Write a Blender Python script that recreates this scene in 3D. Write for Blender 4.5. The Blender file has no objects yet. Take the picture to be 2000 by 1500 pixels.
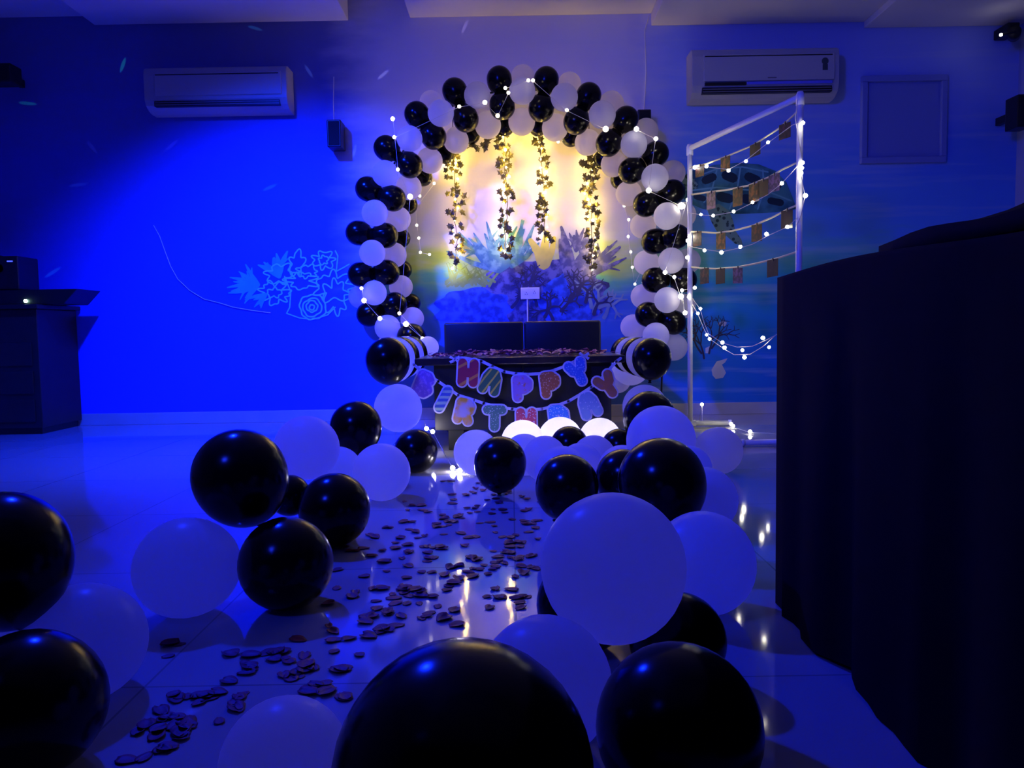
import bpy, bmesh, math, random
from mathutils import Vector, Matrix, Quaternion
R = math.radians
random.seed(11)
S = bpy.context.scene
C = S.collection

# ------------------------------------------------------------------ camera, world, lights, exposure
CAM_H, FPX = 0.75, 1500.0
PITCH, ROLL = 4.0, -1.0
cd = bpy.data.cameras.new('camera'); cd.sensor_width = 36; cd.sensor_fit = 'HORIZONTAL'; cd.lens = 36 * FPX / 2000
cd.clip_start = 0.02
cam = bpy.data.objects.new('camera', cd); C.objects.link(cam)
MC = Matrix.Rotation(R(90 - PITCH), 3, 'X') @ Matrix.Rotation(R(ROLL), 3, 'Z')
cam.location = (0, 0, CAM_H); cam.rotation_euler = MC.to_euler()
S.camera = cam
S.view_settings.view_transform = 'Standard'; S.view_settings.look = 'None'
S.view_settings.exposure = 0.0; S.view_settings.gamma = 1.0
S.view_settings.use_curve_mapping = False
w = bpy.data.worlds.new('night'); S.world = w; w.use_nodes = True
w.node_tree.nodes['Background'].inputs[0].default_value = (0.05, 0.06, 0.5, 1)
w.node_tree.nodes['Background'].inputs[1].default_value = 0.006

def lamp(name, kind, loc, target, energy, color, **kw):
    ld = bpy.data.lights.new(name, kind); ld.energy = energy; ld.color = color
    for k, v in kw.items(): setattr(ld, k, v)
    o = bpy.data.objects.new(name, ld); C.objects.link(o); o.location = loc
    if target is not None:
        o.rotation_euler = (Vector(target) - Vector(loc)).to_track_quat('-Z', 'Y').to_euler()
    return o
BLUE = (0.002, 0.026, 1.0)
lamp('blue_flood_light', 'SPOT', (-2.0, 4.2, 3.2), (-1.7, 5.9, 0.2), 1900, BLUE, spot_size=R(104), spot_blend=1.0, shadow_soft_size=0.06)
lamp('blue_floor_fill', 'SPOT', (-1.8, 4.0, 3.2), (0.05, 2.3, 0.3), 660, (0.002, 0.016, 1.0), spot_size=R(70), spot_blend=1.0, shadow_soft_size=0.06)  # added beside the flood to carry its blue onto floor and pile
lamp('blue_wash_light', 'SPOT', (-2.0, -0.3, 3.2), (1.1, 5.2, 1.0), 720, (0.012, 0.03, 1.0), spot_size=R(76), spot_blend=1.0, shadow_soft_size=0.32)

# ------------------------------------------------------------------ picture point -> place in the room
def ray(px, py):
    return MC @ Vector(((px - 1000) / FPX, -(py - 750) / FPX, -1))
CAMP = Vector((0, 0, CAM_H))
def at(px, py, Y):
    d = ray(px, py); return CAMP + d * (Y / d.y)
def ground(px, py, z=0.0):
    d = ray(px, py); return CAMP + d * ((z - CAM_H) / d.z)
def px2m(px, Y): return px * Y / FPX

# ------------------------------------------------------------------ object helpers
def tag(o, label=None, cat=None, group=None, kind=None):
    if label: o['label'] = label
    if cat: o['category'] = cat
    if group: o['group'] = group
    if kind: o['kind'] = kind
    return o
def empty(name, loc, label, cat, group=None):
    o = bpy.data.objects.new(name, None); C.objects.link(o); o.location = loc; o.empty_display_size = 0.05
    return tag(o, label, cat, group)
def link(name, me, mat=None, parent=None, smooth=False):
    if mat is not None:
        for m in (mat if isinstance(mat, (list, tuple)) else [mat]): me.materials.append(m)
    if smooth:
        for p in me.polygons: p.use_smooth = True
    o = bpy.data.objects.new(name, me); C.objects.link(o)
    if parent is not None:
        # meshes are made in room coordinates: bring them into the parent's own
        off = Vector((0, 0, 0)); p = parent
        while p is not None: off += p.location; p = p.parent
        me.transform(Matrix.Translation(-off)); o.parent = parent
    return o

class MB:
    def __init__(s): s.v = []; s.f = []
    def add(s, vs, fs):
        n = len(s.v); s.v += [tuple(v) for v in vs]; s.f += [tuple(i + n for i in f) for f in fs]; return s
    def box(s, a, b):
        x0, y0, z0 = a; x1, y1, z1 = b
        return s.add([(x0,y0,z0),(x1,y0,z0),(x1,y1,z0),(x0,y1,z0),(x0,y0,z1),(x1,y0,z1),(x1,y1,z1),(x0,y1,z1)],
                     [(0,3,2,1),(4,5,6,7),(0,1,5,4),(1,2,6,5),(2,3,7,6),(3,0,4,7)])
    def tube(s, pts, r, n=8, closed=False):
        pts = [Vector(p) for p in pts]; m = len(pts)
        rs = r if isinstance(r, (list, tuple)) else [r] * m
        ring = []; prev = None
        for i in range(m):
            if closed: t = pts[(i + 1) % m] - pts[i - 1]
            else: t = pts[min(i + 1, m - 1)] - pts[max(i - 1, 0)]
            if t.length < 1e-9: t = Vector((0, 0, 1))
            t.normalize()
            if prev is None:
                u = t.orthogonal().normalized()
            else:
                u = prev - t * prev.dot(t)
                u = u.normalized() if u.length > 1e-6 else t.orthogonal().normalized()
            prev = u; v = t.cross(u)
            ring.append([pts[i] + (u * math.cos(a) + v * math.sin(a)) * rs[i] for a in [2 * math.pi * k / n for k in range(n)]])
        vs = [p for q in ring for p in q]; fs = []
        for i in range(m if closed else m - 1):
            j = (i + 1) % m
            for k in range(n):
                fs.append((i*n + k, i*n + (k+1) % n, j*n + (k+1) % n, j*n + k))
        if not closed:
            fs.append(tuple(range(n - 1, -1, -1))); fs.append(tuple((m-1)*n + k for k in range(n)))
        return s.add(vs, fs)
    def lathe(s, prof, n=24, mat=Matrix.Identity(4)):
        vs = []; fs = []
        for r_, z in prof:
            for k in range(n):
                a = 2 * math.pi * k / n
                vs.append(mat @ Vector((r_ * math.cos(a), r_ * math.sin(a), z)))
        for i in range(len(prof) - 1):
            for k in range(n):
                fs.append((i*n + k, i*n + (k+1) % n, (i+1)*n + (k+1) % n, (i+1)*n + k))
        fs.append(tuple(range(n - 1, -1, -1))); fs.append(tuple((len(prof)-1)*n + k for k in range(n)))
        return s.add(vs, fs)
    def prism(s, poly, d):
        """poly: 3-D outline; d: extrusion vector"""
        n = len(poly); d = Vector(d)
        vs = [Vector(p) for p in poly] + [Vector(p) + d for p in poly]
        fs = [tuple(range(n)), tuple(range(2*n - 1, n - 1, -1))] + [(i, n + i, n + (i+1) % n, (i+1) % n) for i in range(n)]
        return s.add(vs, fs)
    def mesh(s, name):
        me = bpy.data.meshes.new(name); me.from_pydata(s.v, [], s.f); me.update()
        bm = bmesh.new(); bm.from_mesh(me); bmesh.ops.recalc_face_normals(bm, faces=bm.faces); bm.to_mesh(me); bm.free()
        return me
    def build(s, name, mat, parent=None, smooth=False, bevel=0, seg=2):
        me = s.mesh(name)
        if bevel:
            bm = bmesh.new(); bm.from_mesh(me)
            bmesh.ops.bevel(bm, geom=list(bm.edges), offset=bevel, segments=seg, affect='EDGES', profile=0.5)
            bm.to_mesh(me); bm.free()
        return link(name, me, mat, parent, smooth)
def box(name, a, b, mat, parent=None, bevel=0.0, seg=2, smooth=False):
    lo = [min(a[i], b[i]) for i in range(3)]; hi = [max(a[i], b[i]) for i in range(3)]
    return MB().box(lo, hi).build(name, mat, parent, smooth, bevel, seg)

# ------------------------------------------------------------------ materials
def newmat(name):
    m = bpy.data.materials.new(name); m.use_nodes = True
    nt = m.node_tree; return m, nt, nt.nodes['Principled BSDF']
def pbr(name, col, rough=0.5, metal=0.0, spec=0.5, coat=0.0, noise=0.0, scale=8.0, emit=None, estr=0.0):
    m, nt, b = newmat(name)
    b.inputs['Base Color'].default_value = (*col, 1); b.inputs['Roughness'].default_value = rough
    b.inputs['Metallic'].default_value = metal; b.inputs['Specular IOR Level'].default_value = spec
    b.inputs['Coat Weight'].default_value = coat; b.inputs['Coat Roughness'].default_value = 0.08
    if noise > 0:
        tc = nt.nodes.new('ShaderNodeTexCoord'); n = nt.nodes.new('ShaderNodeTexNoise'); n.inputs['Scale'].default_value = scale
        mx = nt.nodes.new('ShaderNodeMix'); mx.data_type = 'RGBA'
        mx.inputs['A'].default_value = (*[c * (1 - noise) for c in col], 1); mx.inputs['B'].default_value = (*[min(1, c * (1 + noise)) for c in col], 1)
        nt.links.new(tc.outputs['Object'], n.inputs['Vector']); nt.links.new(n.outputs['Fac'], mx.inputs['Factor'])
        nt.links.new(mx.outputs['Result'], b.inputs['Base Color'])
    if emit:
        b.inputs['Emission Color'].default_value = (*emit, 1); b.inputs['Emission Strength'].default_value = estr
    return m
def pattern(name, c1, c2, kind, scale, thr=0.3, rot=0.0):
    m, nt, b = newmat(name); L = nt.links.new
    b.inputs['Roughness'].default_value = 0.45
    tc = nt.nodes.new('ShaderNodeTexCoord'); mp = nt.nodes.new('ShaderNodeMapping'); mp.inputs['Rotation'].default_value = (0, rot, 0)
    L(tc.outputs['Object'], mp.inputs['Vector'])
    mx = nt.nodes.new('ShaderNodeMix'); mx.data_type = 'RGBA'
    mx.inputs['A'].default_value = (*c1, 1); mx.inputs['B'].default_value = (*c2, 1)
    g = nt.nodes.new('ShaderNodeMath'); g.operation = 'LESS_THAN' if kind == 'dots' else 'GREATER_THAN'; g.inputs[1].default_value = thr
    if kind == 'dots':
        t = nt.nodes.new('ShaderNodeTexVoronoi'); t.inputs['Scale'].default_value = scale; L(mp.outputs[0], t.inputs['Vector']); L(t.outputs['Distance'], g.inputs[0])
    elif kind == 'stripes':
        t = nt.nodes.new('ShaderNodeTexWave'); t.bands_direction = 'Z'; t.inputs['Scale'].default_value = scale; t.inputs['Distortion'].default_value = 1.0
        L(mp.outputs[0], t.inputs['Vector']); L(t.outputs['Fac'], g.inputs[0])
    else:
        t = nt.nodes.new('ShaderNodeTexNoise'); t.inputs['Scale'].default_value = scale; t.inputs['Detail'].default_value = 3
        L(mp.outputs[0], t.inputs['Vector'])
        g = nt.nodes.new('ShaderNodeMapRange'); g.interpolation_type = 'SMOOTHSTEP'
        g.inputs['From Min'].default_value = thr - .11; g.inputs['From Max'].default_value = thr + .11; L(t.outputs['Fac'], g.inputs['Value'])
    L(g.outputs[0], mx.inputs['Factor']); L(mx.outputs['Result'], b.inputs['Base Color'])
    return m
def white_latex():
    m, nt, b = newmat('white_latex'); L = nt.links.new
    tr = nt.nodes.new('ShaderNodeBsdfTranslucent'); tr.inputs['Color'].default_value = (0.98, 0.96, 0.98, 1)
    b.inputs['Base Color'].default_value = (0.82, 0.8, 0.84, 1); b.inputs['Roughness'].default_value = 0.3
    b.inputs['Specular IOR Level'].default_value = 0.4
    mx = nt.nodes.new('ShaderNodeMixShader'); mx.inputs[0].default_value = 0.75
    L(b.outputs[0], mx.inputs[1]); L(tr.outputs[0], mx.inputs[2]); L(mx.outputs[0], nt.nodes['Material Output'].inputs['Surface'])
    return m
def glow(name, col, strength):
    m, nt, b = newmat(name)
    b.inputs['Base Color'].default_value = (*col, 1)
    b.inputs['Emission Color'].default_value = (*col, 1); b.inputs['Emission Strength'].default_value = strength
    return m
M_white = white_latex()
M_black = pbr('black_latex', (0.003, 0.0025, 0.003), 0.2, spec=0.2)
M_leaf = pbr('ivy_leaf', (0.12, 0.10, 0.014), 0.5, noise=0.4, scale=40)
M_stem = pbr('ivy_stem', (0.06, 0.05, 0.015), 0.6)
M_wire = pbr('clear_wire', (0.75, 0.72, 0.62), 0.35)
M_warm = glow('warm_bulb', (1.0, 0.86, 0.55), 10)
M_cool = glow('cool_bulb', (1.0, 0.93, 0.72), 30)
M_bundle = glow('balloon_fill_glow', (1.0, 0.92, 0.98), 110)  # white glow for the fairy bundle and the fill added inside balloons
M_gold = glow('gold_bulb', (1.0, 0.67, 0.12), 225)
M_pvc = pbr('white_pvc', (0.8, 0.8, 0.82), 0.3)
M_twine = pbr('twine', (0.88, 0.82, 0.42), 0.7)
M_leather = pbr('black_leather', (0.012, 0.011, 0.012), 0.38, noise=0.3, scale=60)
M_tabletop = pbr('dark_laminate', (0.03, 0.022, 0.02), 0.25, noise=0.3, scale=12)
M_tablebase = pbr('black_board', (0.006, 0.006, 0.007), 0.5)
M_petal = pbr('rose_petal', (0.16, 0.008, 0.03), 0.55, noise=0.3, scale=30)
M_petal_lit = pbr('rose_petal_lit', (0.3, 0.02, 0.1), 0.5, noise=0.4, scale=30)  # petal red made lighter, stronger light on the table put into it
M_acw = pbr('ac_plastic', (0.42, 0.41, 0.40), 0.4)
M_dark = pbr('dark_plastic', (0.006, 0.006, 0.007), 0.4)
M_cloth = pbr('dark_cloth', (0.008, 0.004, 0.004), 0.9, spec=0.1, noise=0.3, scale=30)
M_wood = pbr('dark_wood', (0.022, 0.015, 0.014), 0.45, noise=0.4, scale=6)
M_plate = pbr('socket_plastic', (0.8, 0.78, 0.82), 0.4)
M_ribbon = pbr('lilac_ribbon', (0.7, 0.66, 0.8), 0.5)
M_card = pbr('letter_card_white', (0.8, 0.76, 0.84), 0.45)
M_plaster = pbr('ceiling_plaster', (0.72, 0.68, 0.68), 0.8, noise=0.05, scale=3)
M_sidewall = pbr('blue_paint', (0.22, 0.26, 0.55), 0.7, noise=0.1, scale=2)
M_skirt = pbr('skirting_tile', (0.5, 0.48, 0.46), 0.3, noise=0.15, scale=4)

def floor_mat():
    m, nt, b = newmat('polished_floor_tile'); L = nt.links.new
    g = nt.nodes.new('ShaderNodeNewGeometry'); br = nt.nodes.new('ShaderNodeTexBrick')
    br.offset = 0.0; br.inputs['Scale'].default_value = 1.0; br.inputs['Brick Width'].default_value = 0.8; br.inputs['Row Height'].default_value = 0.8
    br.inputs['Mortar Size'].default_value = 0.003; br.inputs['Mortar Smooth'].default_value = 0.2
    br.inputs['Color1'].default_value = (0.34, 0.34, 0.36, 1); br.inputs['Color2'].default_value = (0.37, 0.36, 0.37, 1); br.inputs['Mortar'].default_value = (0.2, 0.2, 0.21, 1)
    L(g.outputs['Position'], br.inputs['Vector']); L(br.outputs['Color'], b.inputs['Base Color'])
    n = nt.nodes.new('ShaderNodeTexNoise'); n.inputs['Scale'].default_value = 3.0
    mr = nt.nodes.new('ShaderNodeMapRange'); mr.inputs['To Min'].default_value = 0.05; mr.inputs['To Max'].default_value = 0.07
    L(g.outputs['Position'], n.inputs['Vector']); L(n.outputs['Fac'], mr.inputs['Value']); L(mr.outputs[0], b.inputs['Roughness'])
    b.inputs['Specular IOR Level'].default_value = 0.55
    return m
def mural_mat():
    """underwater painting: lilac water behind the arch with warm lamp glow put in, blue sea beside it"""
    m, nt, b = newmat('underwater_mural'); L = nt.links.new; N = nt.nodes.new
    b.inputs['Roughness'].default_value = 0.6
    g = N('ShaderNodeNewGeometry'); sep = N('ShaderNodeSeparateXYZ'); L(g.outputs['Position'], sep.inputs[0])
    mp = N('ShaderNodeMapping'); mp.inputs['Scale'].default_value = (0.9, 1, 3.2); mp.inputs['Rotation'].default_value = (0, 0.16, 0); L(g.outputs['Position'], mp.inputs['Vector'])
    nz = N('ShaderNodeTexNoise'); nz.inputs['Scale'].default_value = 2.2; nz.inputs['Detail'].default_value = 5; L(mp.outputs[0], nz.inputs['Vector'])
    def mathn(op, a, b_):
        n = N('ShaderNodeMath'); n.operation = op
        for i, v in enumerate((a, b_)):
            if isinstance(v, (int, float)): n.inputs[i].default_value = v
            else: L(v, n.inputs[i])
        return n.outputs[0]
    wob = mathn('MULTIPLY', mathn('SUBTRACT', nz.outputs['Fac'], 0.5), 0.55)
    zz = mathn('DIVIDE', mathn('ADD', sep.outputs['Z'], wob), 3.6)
    xx = mathn('ADD', sep.outputs['X'], mathn('MULTIPLY', wob, 0.8))
    def ramp(stops):
        n = N('ShaderNodeValToRGB'); e = n.color_ramp.elements
        while len(e) < len(stops): e.new(0.5)
        for el, (p, c) in zip(e, stops): el.position = p / 3.6; el.color = (*c, 1)
        L(zz, n.inputs['Fac']); return n.outputs['Color']
    centre = ramp([(0.0, (.08,.16,.34)), (0.45, (.04,.16,.44)), (0.95, (.05,.18,.5)), (1.15, (.10,.40,.28)), (1.32, (.42,.58,.12)), (1.48, (.52,.56,.62)), (1.8, (.60,.58,.74)), (2.2, (.78,.72,.66)), (2.7, (.74,.72,.80))])  # bulb light put into the cream and the brightened green
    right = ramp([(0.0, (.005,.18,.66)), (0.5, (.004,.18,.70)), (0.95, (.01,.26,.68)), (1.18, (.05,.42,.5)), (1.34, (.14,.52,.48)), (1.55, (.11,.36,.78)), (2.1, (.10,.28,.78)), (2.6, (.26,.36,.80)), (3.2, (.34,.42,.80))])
    left = ramp([(0.0, (.05,.09,.7)), (1.2, (.05,.09,.75)), (2.2, (.05,.09,.62)), (2.8, (.10,.12,.45)), (3.3, (.14,.16,.40))])  # blue flood light put into the wall colour, darker toward the top
    def step(a, b_):
        n = N('ShaderNodeMapRange'); n.interpolation_type = 'SMOOTHSTEP'
        n.inputs['From Min'].default_value = a; n.inputs['From Max'].default_value = b_; L(xx, n.inputs['Value']); return n.outputs[0]
    def mix(f, a, b_):
        n = N('ShaderNodeMix'); n.data_type = 'RGBA'; L(f, n.inputs['Factor'])
        for k, v in (('A', a), ('B', b_)):
            if isinstance(v, tuple): n.inputs[k].default_value = (*v, 1)
            else: L(v, n.inputs[k])
        return n.outputs['Result']
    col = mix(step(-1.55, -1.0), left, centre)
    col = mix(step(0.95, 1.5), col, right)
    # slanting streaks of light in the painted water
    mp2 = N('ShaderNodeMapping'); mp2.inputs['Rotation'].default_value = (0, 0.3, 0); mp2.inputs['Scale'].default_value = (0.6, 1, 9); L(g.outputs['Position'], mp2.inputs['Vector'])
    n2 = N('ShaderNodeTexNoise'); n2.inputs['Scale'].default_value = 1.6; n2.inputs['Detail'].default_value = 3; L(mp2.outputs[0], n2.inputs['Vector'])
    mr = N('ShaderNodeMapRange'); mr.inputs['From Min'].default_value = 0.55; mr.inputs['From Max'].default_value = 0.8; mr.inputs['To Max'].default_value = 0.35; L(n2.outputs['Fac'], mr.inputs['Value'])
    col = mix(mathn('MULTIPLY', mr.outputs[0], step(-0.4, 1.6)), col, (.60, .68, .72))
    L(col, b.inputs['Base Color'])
    return m

# ------------------------------------------------------------------ the room
WALL_Y = 6.55; XL, XR = -4.32, 4.26; H_C = 3.62; Y0 = -1.6
def struct(o, name=None): o['kind'] = 'structure'; return o
struct(box('floor', (XL - 0.15, Y0, -0.12), (XR + 0.15, WALL_Y + 0.15, 0), floor_mat()))
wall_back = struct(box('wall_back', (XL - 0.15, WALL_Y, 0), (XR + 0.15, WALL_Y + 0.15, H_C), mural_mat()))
struct(box('wall_left', (XL - 0.15, Y0, 0), (XL, WALL_Y, H_C), M_sidewall))
struct(box('wall_right', (XR, Y0, 0), (XR + 0.15, WALL_Y, H_C), M_sidewall))
struct(box('ceiling', (XL - 0.15, Y0, H_C), (XR + 0.15, WALL_Y + 0.15, H_C + 0.12), M_plaster))
struct(box('baseboard_back', (XL, WALL_Y - 0.012, 0), (XR, WALL_Y, 0.10), M_skirt, bevel=0.003))
# dropped ceiling bays, each with its own height
for i, (p0, p1, yb) in enumerate(((-60, 183, 33), (183, 680, 44), (800, 1272, 30), (1272, 1688, 46), (1688, 2040, 51))):
    a, b_ = at(p0, yb, WALL_Y - 0.01), at(p1, yb, WALL_Y - 0.01)
    zb = (a.z + b_.z) / 2
    struct(box('trim_%d' % (i + 1), (max(a.x, XL), 1.5, zb), (min(b_.x, XR), WALL_Y, H_C), M_plaster, bevel=0.006))

# ------------------------------------------------------------------ balloons
def balloon_profile(n=22):
    p = [(0.002, 1.0)]
    for i in range(1, n // 2 + 1):
        a = i / (n // 2) * math.pi / 2
        p.append((math.sin(a), math.cos(a)))
    for i in range(1, n // 2 + 3):
        t = i / (n // 2 + 3)
        p.append((max(0.06, (1 - t ** 2.25) ** 0.62), -1.22 * t))
    p.append((0.055, -1.22)); return p
PROF = balloon_profile()
PAIR = [q for q in PROF if q[1] >= 0] + [(max(.47, (1 - (k / 9) ** 2.7) ** .5) , -1.15 * k / 9) for k in range(1, 10)] + [(.44, -1.16)]
BM = {}
for nm, mt in (('black', M_black), ('white', M_white)):
    me = MB().lathe(PROF, 36).mesh(nm + '_balloon'); me.materials.append(mt)
    for p in me.polygons: p.use_smooth = True
    BM[nm] = me
    if nm == 'black':
        me = MB().lathe(PAIR, 36).mesh('paired_balloon'); me.materials.append(mt)
        for p in me.polygons: p.use_smooth = True
        BM['pair'] = me
    me = MB().lathe([(0.03, -1.19), (0.055, -1.215), (0.085, -1.235), (0.085, -1.26), (0.045, -1.275), (0.06, -1.30), (0.105, -1.345), (0.095, -1.352), (0.03, -1.30)], 16).mesh(nm + '_knot')
    me.materials.append(mt)
    for p in me.polygons: p.use_smooth = True
    BM[nm + 'k'] = me
REG = []
def balloon(color, c, r, axis, label, group, knot=False, stretch=1.0, free=True):
    o = bpy.data.objects.new('balloon', BM[color]); C.objects.link(o)
    o.location = c; o.scale = (r, r, r * stretch)
    o.rotation_euler = Vector(axis).to_track_quat('Z', 'Y').to_euler()
    tag(o, label, 'balloon', group)
    REG.append([o, 'arch' if 'arch' in group else 'floor', free, r])
    if knot:
        k = bpy.data.objects.new('knot', BM[color + 'k']); C.objects.link(k); k.parent = o
    return o
def toward_cam(c): return (CAMP - Vector(c)).normalized()

ORD = ['', 'first', 'second', 'third', 'fourth', 'fifth', 'sixth', 'seventh', 'topmost']
BLUE_SIDE, RACK_SIDE = 'blue-wall side of arch', 'photo-rack side of arch'
pairs = {
 'L': [((720,614),(771,595)), ((703,536),(756,532)), ((699,455),(753,460)), ((718,369),(768,388)), ((754,289),(801,323)), ((814,223),(847,267)), ((888,177),(910,233)), ((975,154),(981,209))],
 'R': [((1316,630),(1265,614)), ((1337,547),(1278,547)), ((1322,462),(1277,472)), ((1314,375),(1261,399)), ((1282,300),(1232,334)), ((1223,232),(1188,281)), ((1150,186),(1125,238)), ((1067,155),(1057,213))]}
backs = {'L': [(803,592),(786,527),(783,465),(797,400),(826,345),(869,301),(919,263),(986,247)],
         'R': [None, None, None, None, (1211,351),(1177,312),(1115,268),(1051,247)]}
YB = 6.13
for s in 'LR':
    side = BLUE_SIDE if s == 'L' else RACK_SIDE
    for i, (o_, n_) in enumerate(pairs[s]):
        a, b_ = at(*o_, YB), at(*n_, YB)
        ax = (a - b_).normalized()
        ordn = ORD[i + 1]
        ra, rb = px2m(24, YB), px2m(24.5, YB)
        balloon('pair', a, ra, (ax + Vector((0, -.06, 0))), 'outer black balloon of the %s dark pair up the %s' % (ordn, side), 'black balloons of the arch')
        balloon('pair', b_, rb, (-ax + Vector((0, -.06, 0))), 'inner black balloon of the %s dark pair up the %s' % (ordn, side), 'black balloons of the arch')
        bk = backs[s][i]
        if bk:
            balloon('black', at(*bk, YB + 0.17), px2m(19, YB), (-ax + Vector((0, .3, 0))), 'small dark balloon peeping from behind the %s dark pair, %s' % (ordn, side), 'black balloons of the arch')
balloon('black', at(806, 659, 6.05), px2m(27, 6.05), (1, -.4, -.3), 'black balloon at the arch foot above the striped balloon row, blue-wall side', 'black balloons of the arch')
fronts = {'L': [((757,640),25), ((731,572),24), ((727,494),25), ((732,416),25), ((752,339),25), ((800,271),24.5), ((861,221),25), ((932,186),25)],
          'R': [((1281,656),26), ((1303,586),25), ((1311,509),25), ((1303,422),26), ((1279,347),26), ((1238,282),25.5), ((1176,224),26), ((1102,190),26)]}
inners = {'L': [((806,622),22), ((784,560),22), ((770,498),24), ((778,428),24), ((799,366),24), ((840,314),24), ((891,275),24), ((953,245),25)],
          'R': [((1236,638),24), ((1256,579),24), ((1262,513),24), ((1255,441),24), ((1227,378),24), ((1198,321),24), ((1147,279),24), ((1084,250),25)]}
outers = {'L': [None, ((703,580),22), None, None, None, None, ((842,200),22), ((945,200),22)],
          'R': [((1316,678),26), ((1334,598),24), ((1344,510),24), ((1334,420),25), ((1314,338),24), ((1261,256),24), ((1194,203),24), ((1112,164),22)]}
for s in 'LR':
    side = BLUE_SIDE if s == 'L' else RACK_SIDE
    for i in range(8):
        below = 'just below the %s dark pair' % ORD[i + 1]
        (p, r) = fronts[s][i]
        c = at(*p, YB - 0.05); balloon('white', c, px2m(r, YB - .05), toward_cam(c) + Vector((0, 0, .1)), 'white front balloon %s, %s' % (below, side), 'white balloons of the arch')
        (p, r) = inners[s][i]
        c = at(*p, YB + 0.13); mid = at(1010, 480, YB)
        balloon('white', c, px2m(r, YB + .13), (mid - c).normalized() + Vector((0, -.6, 0)), 'white inner balloon %s, %s' % (below, side), 'white balloons of the arch')
        if outers[s][i]:
            (p, r) = outers[s][i]
            c = at(*p, YB + (0.2 if i or s == 'L' else 0.06))
            balloon('white', c, px2m(r, YB + .2), (c - mid).normalized(), 'pale balloon half hidden behind, %s, %s' % (below, side), 'white balloons of the arch')
for p, r, lab in (((1020,178),25,'white front balloon at the very crown of the arch'), ((1019,238),26,'pinkish white inner balloon under the crown of the arch')):
    c = at(*p, YB - .02 if p[1] < 200 else YB + .1); balloon('white', c, px2m(r, YB), toward_cam(c), lab, 'white balloons of the arch')
c = at(1021, 150, YB + .17); balloon('white', c, px2m(23, YB), (0, .2, 1), 'pale balloon behind the crown of the arch, highest white one', 'white balloons of the arch')
for p, Y, r, lab in (((1232,716),5.95,37,'big white balloon glowing behind the table end on the photo-rack side'), ((836,678),5.9,21,'lilac-white balloon above the table edge beside the sofa'), ((1206,742),6.1,26,'white balloon low on the wall behind the orange letter Y')):
    c = at(*p, Y); balloon('white', c, px2m(r, Y), toward_cam(c), lab, 'white balloons of the arch')
# the hoop that carries the arch
hoop = []
for p in ((772,822),(768,720),(764,640),(738,560),(728,480),(736,400),(762,330),(812,262),(872,212),(940,184),(1020,172),(1098,182),(1164,208),(1224,256),(1270,312),(1298,380),(1312,460),(1314,545),(1302,620),(1294,700),(1290,822)):
    hoop.append(at(*p, YB + 0.05))
hoop[0].z = 0.0; hoop[-1].z = 0.0
MBh = MB().tube(hoop, 0.008, 8)
tag(MBh.build('balloon_arch_hoop', M_dark, smooth=True), 'thin dark hoop standing on the floor that carries the balloon arch', 'arch frame')

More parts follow.
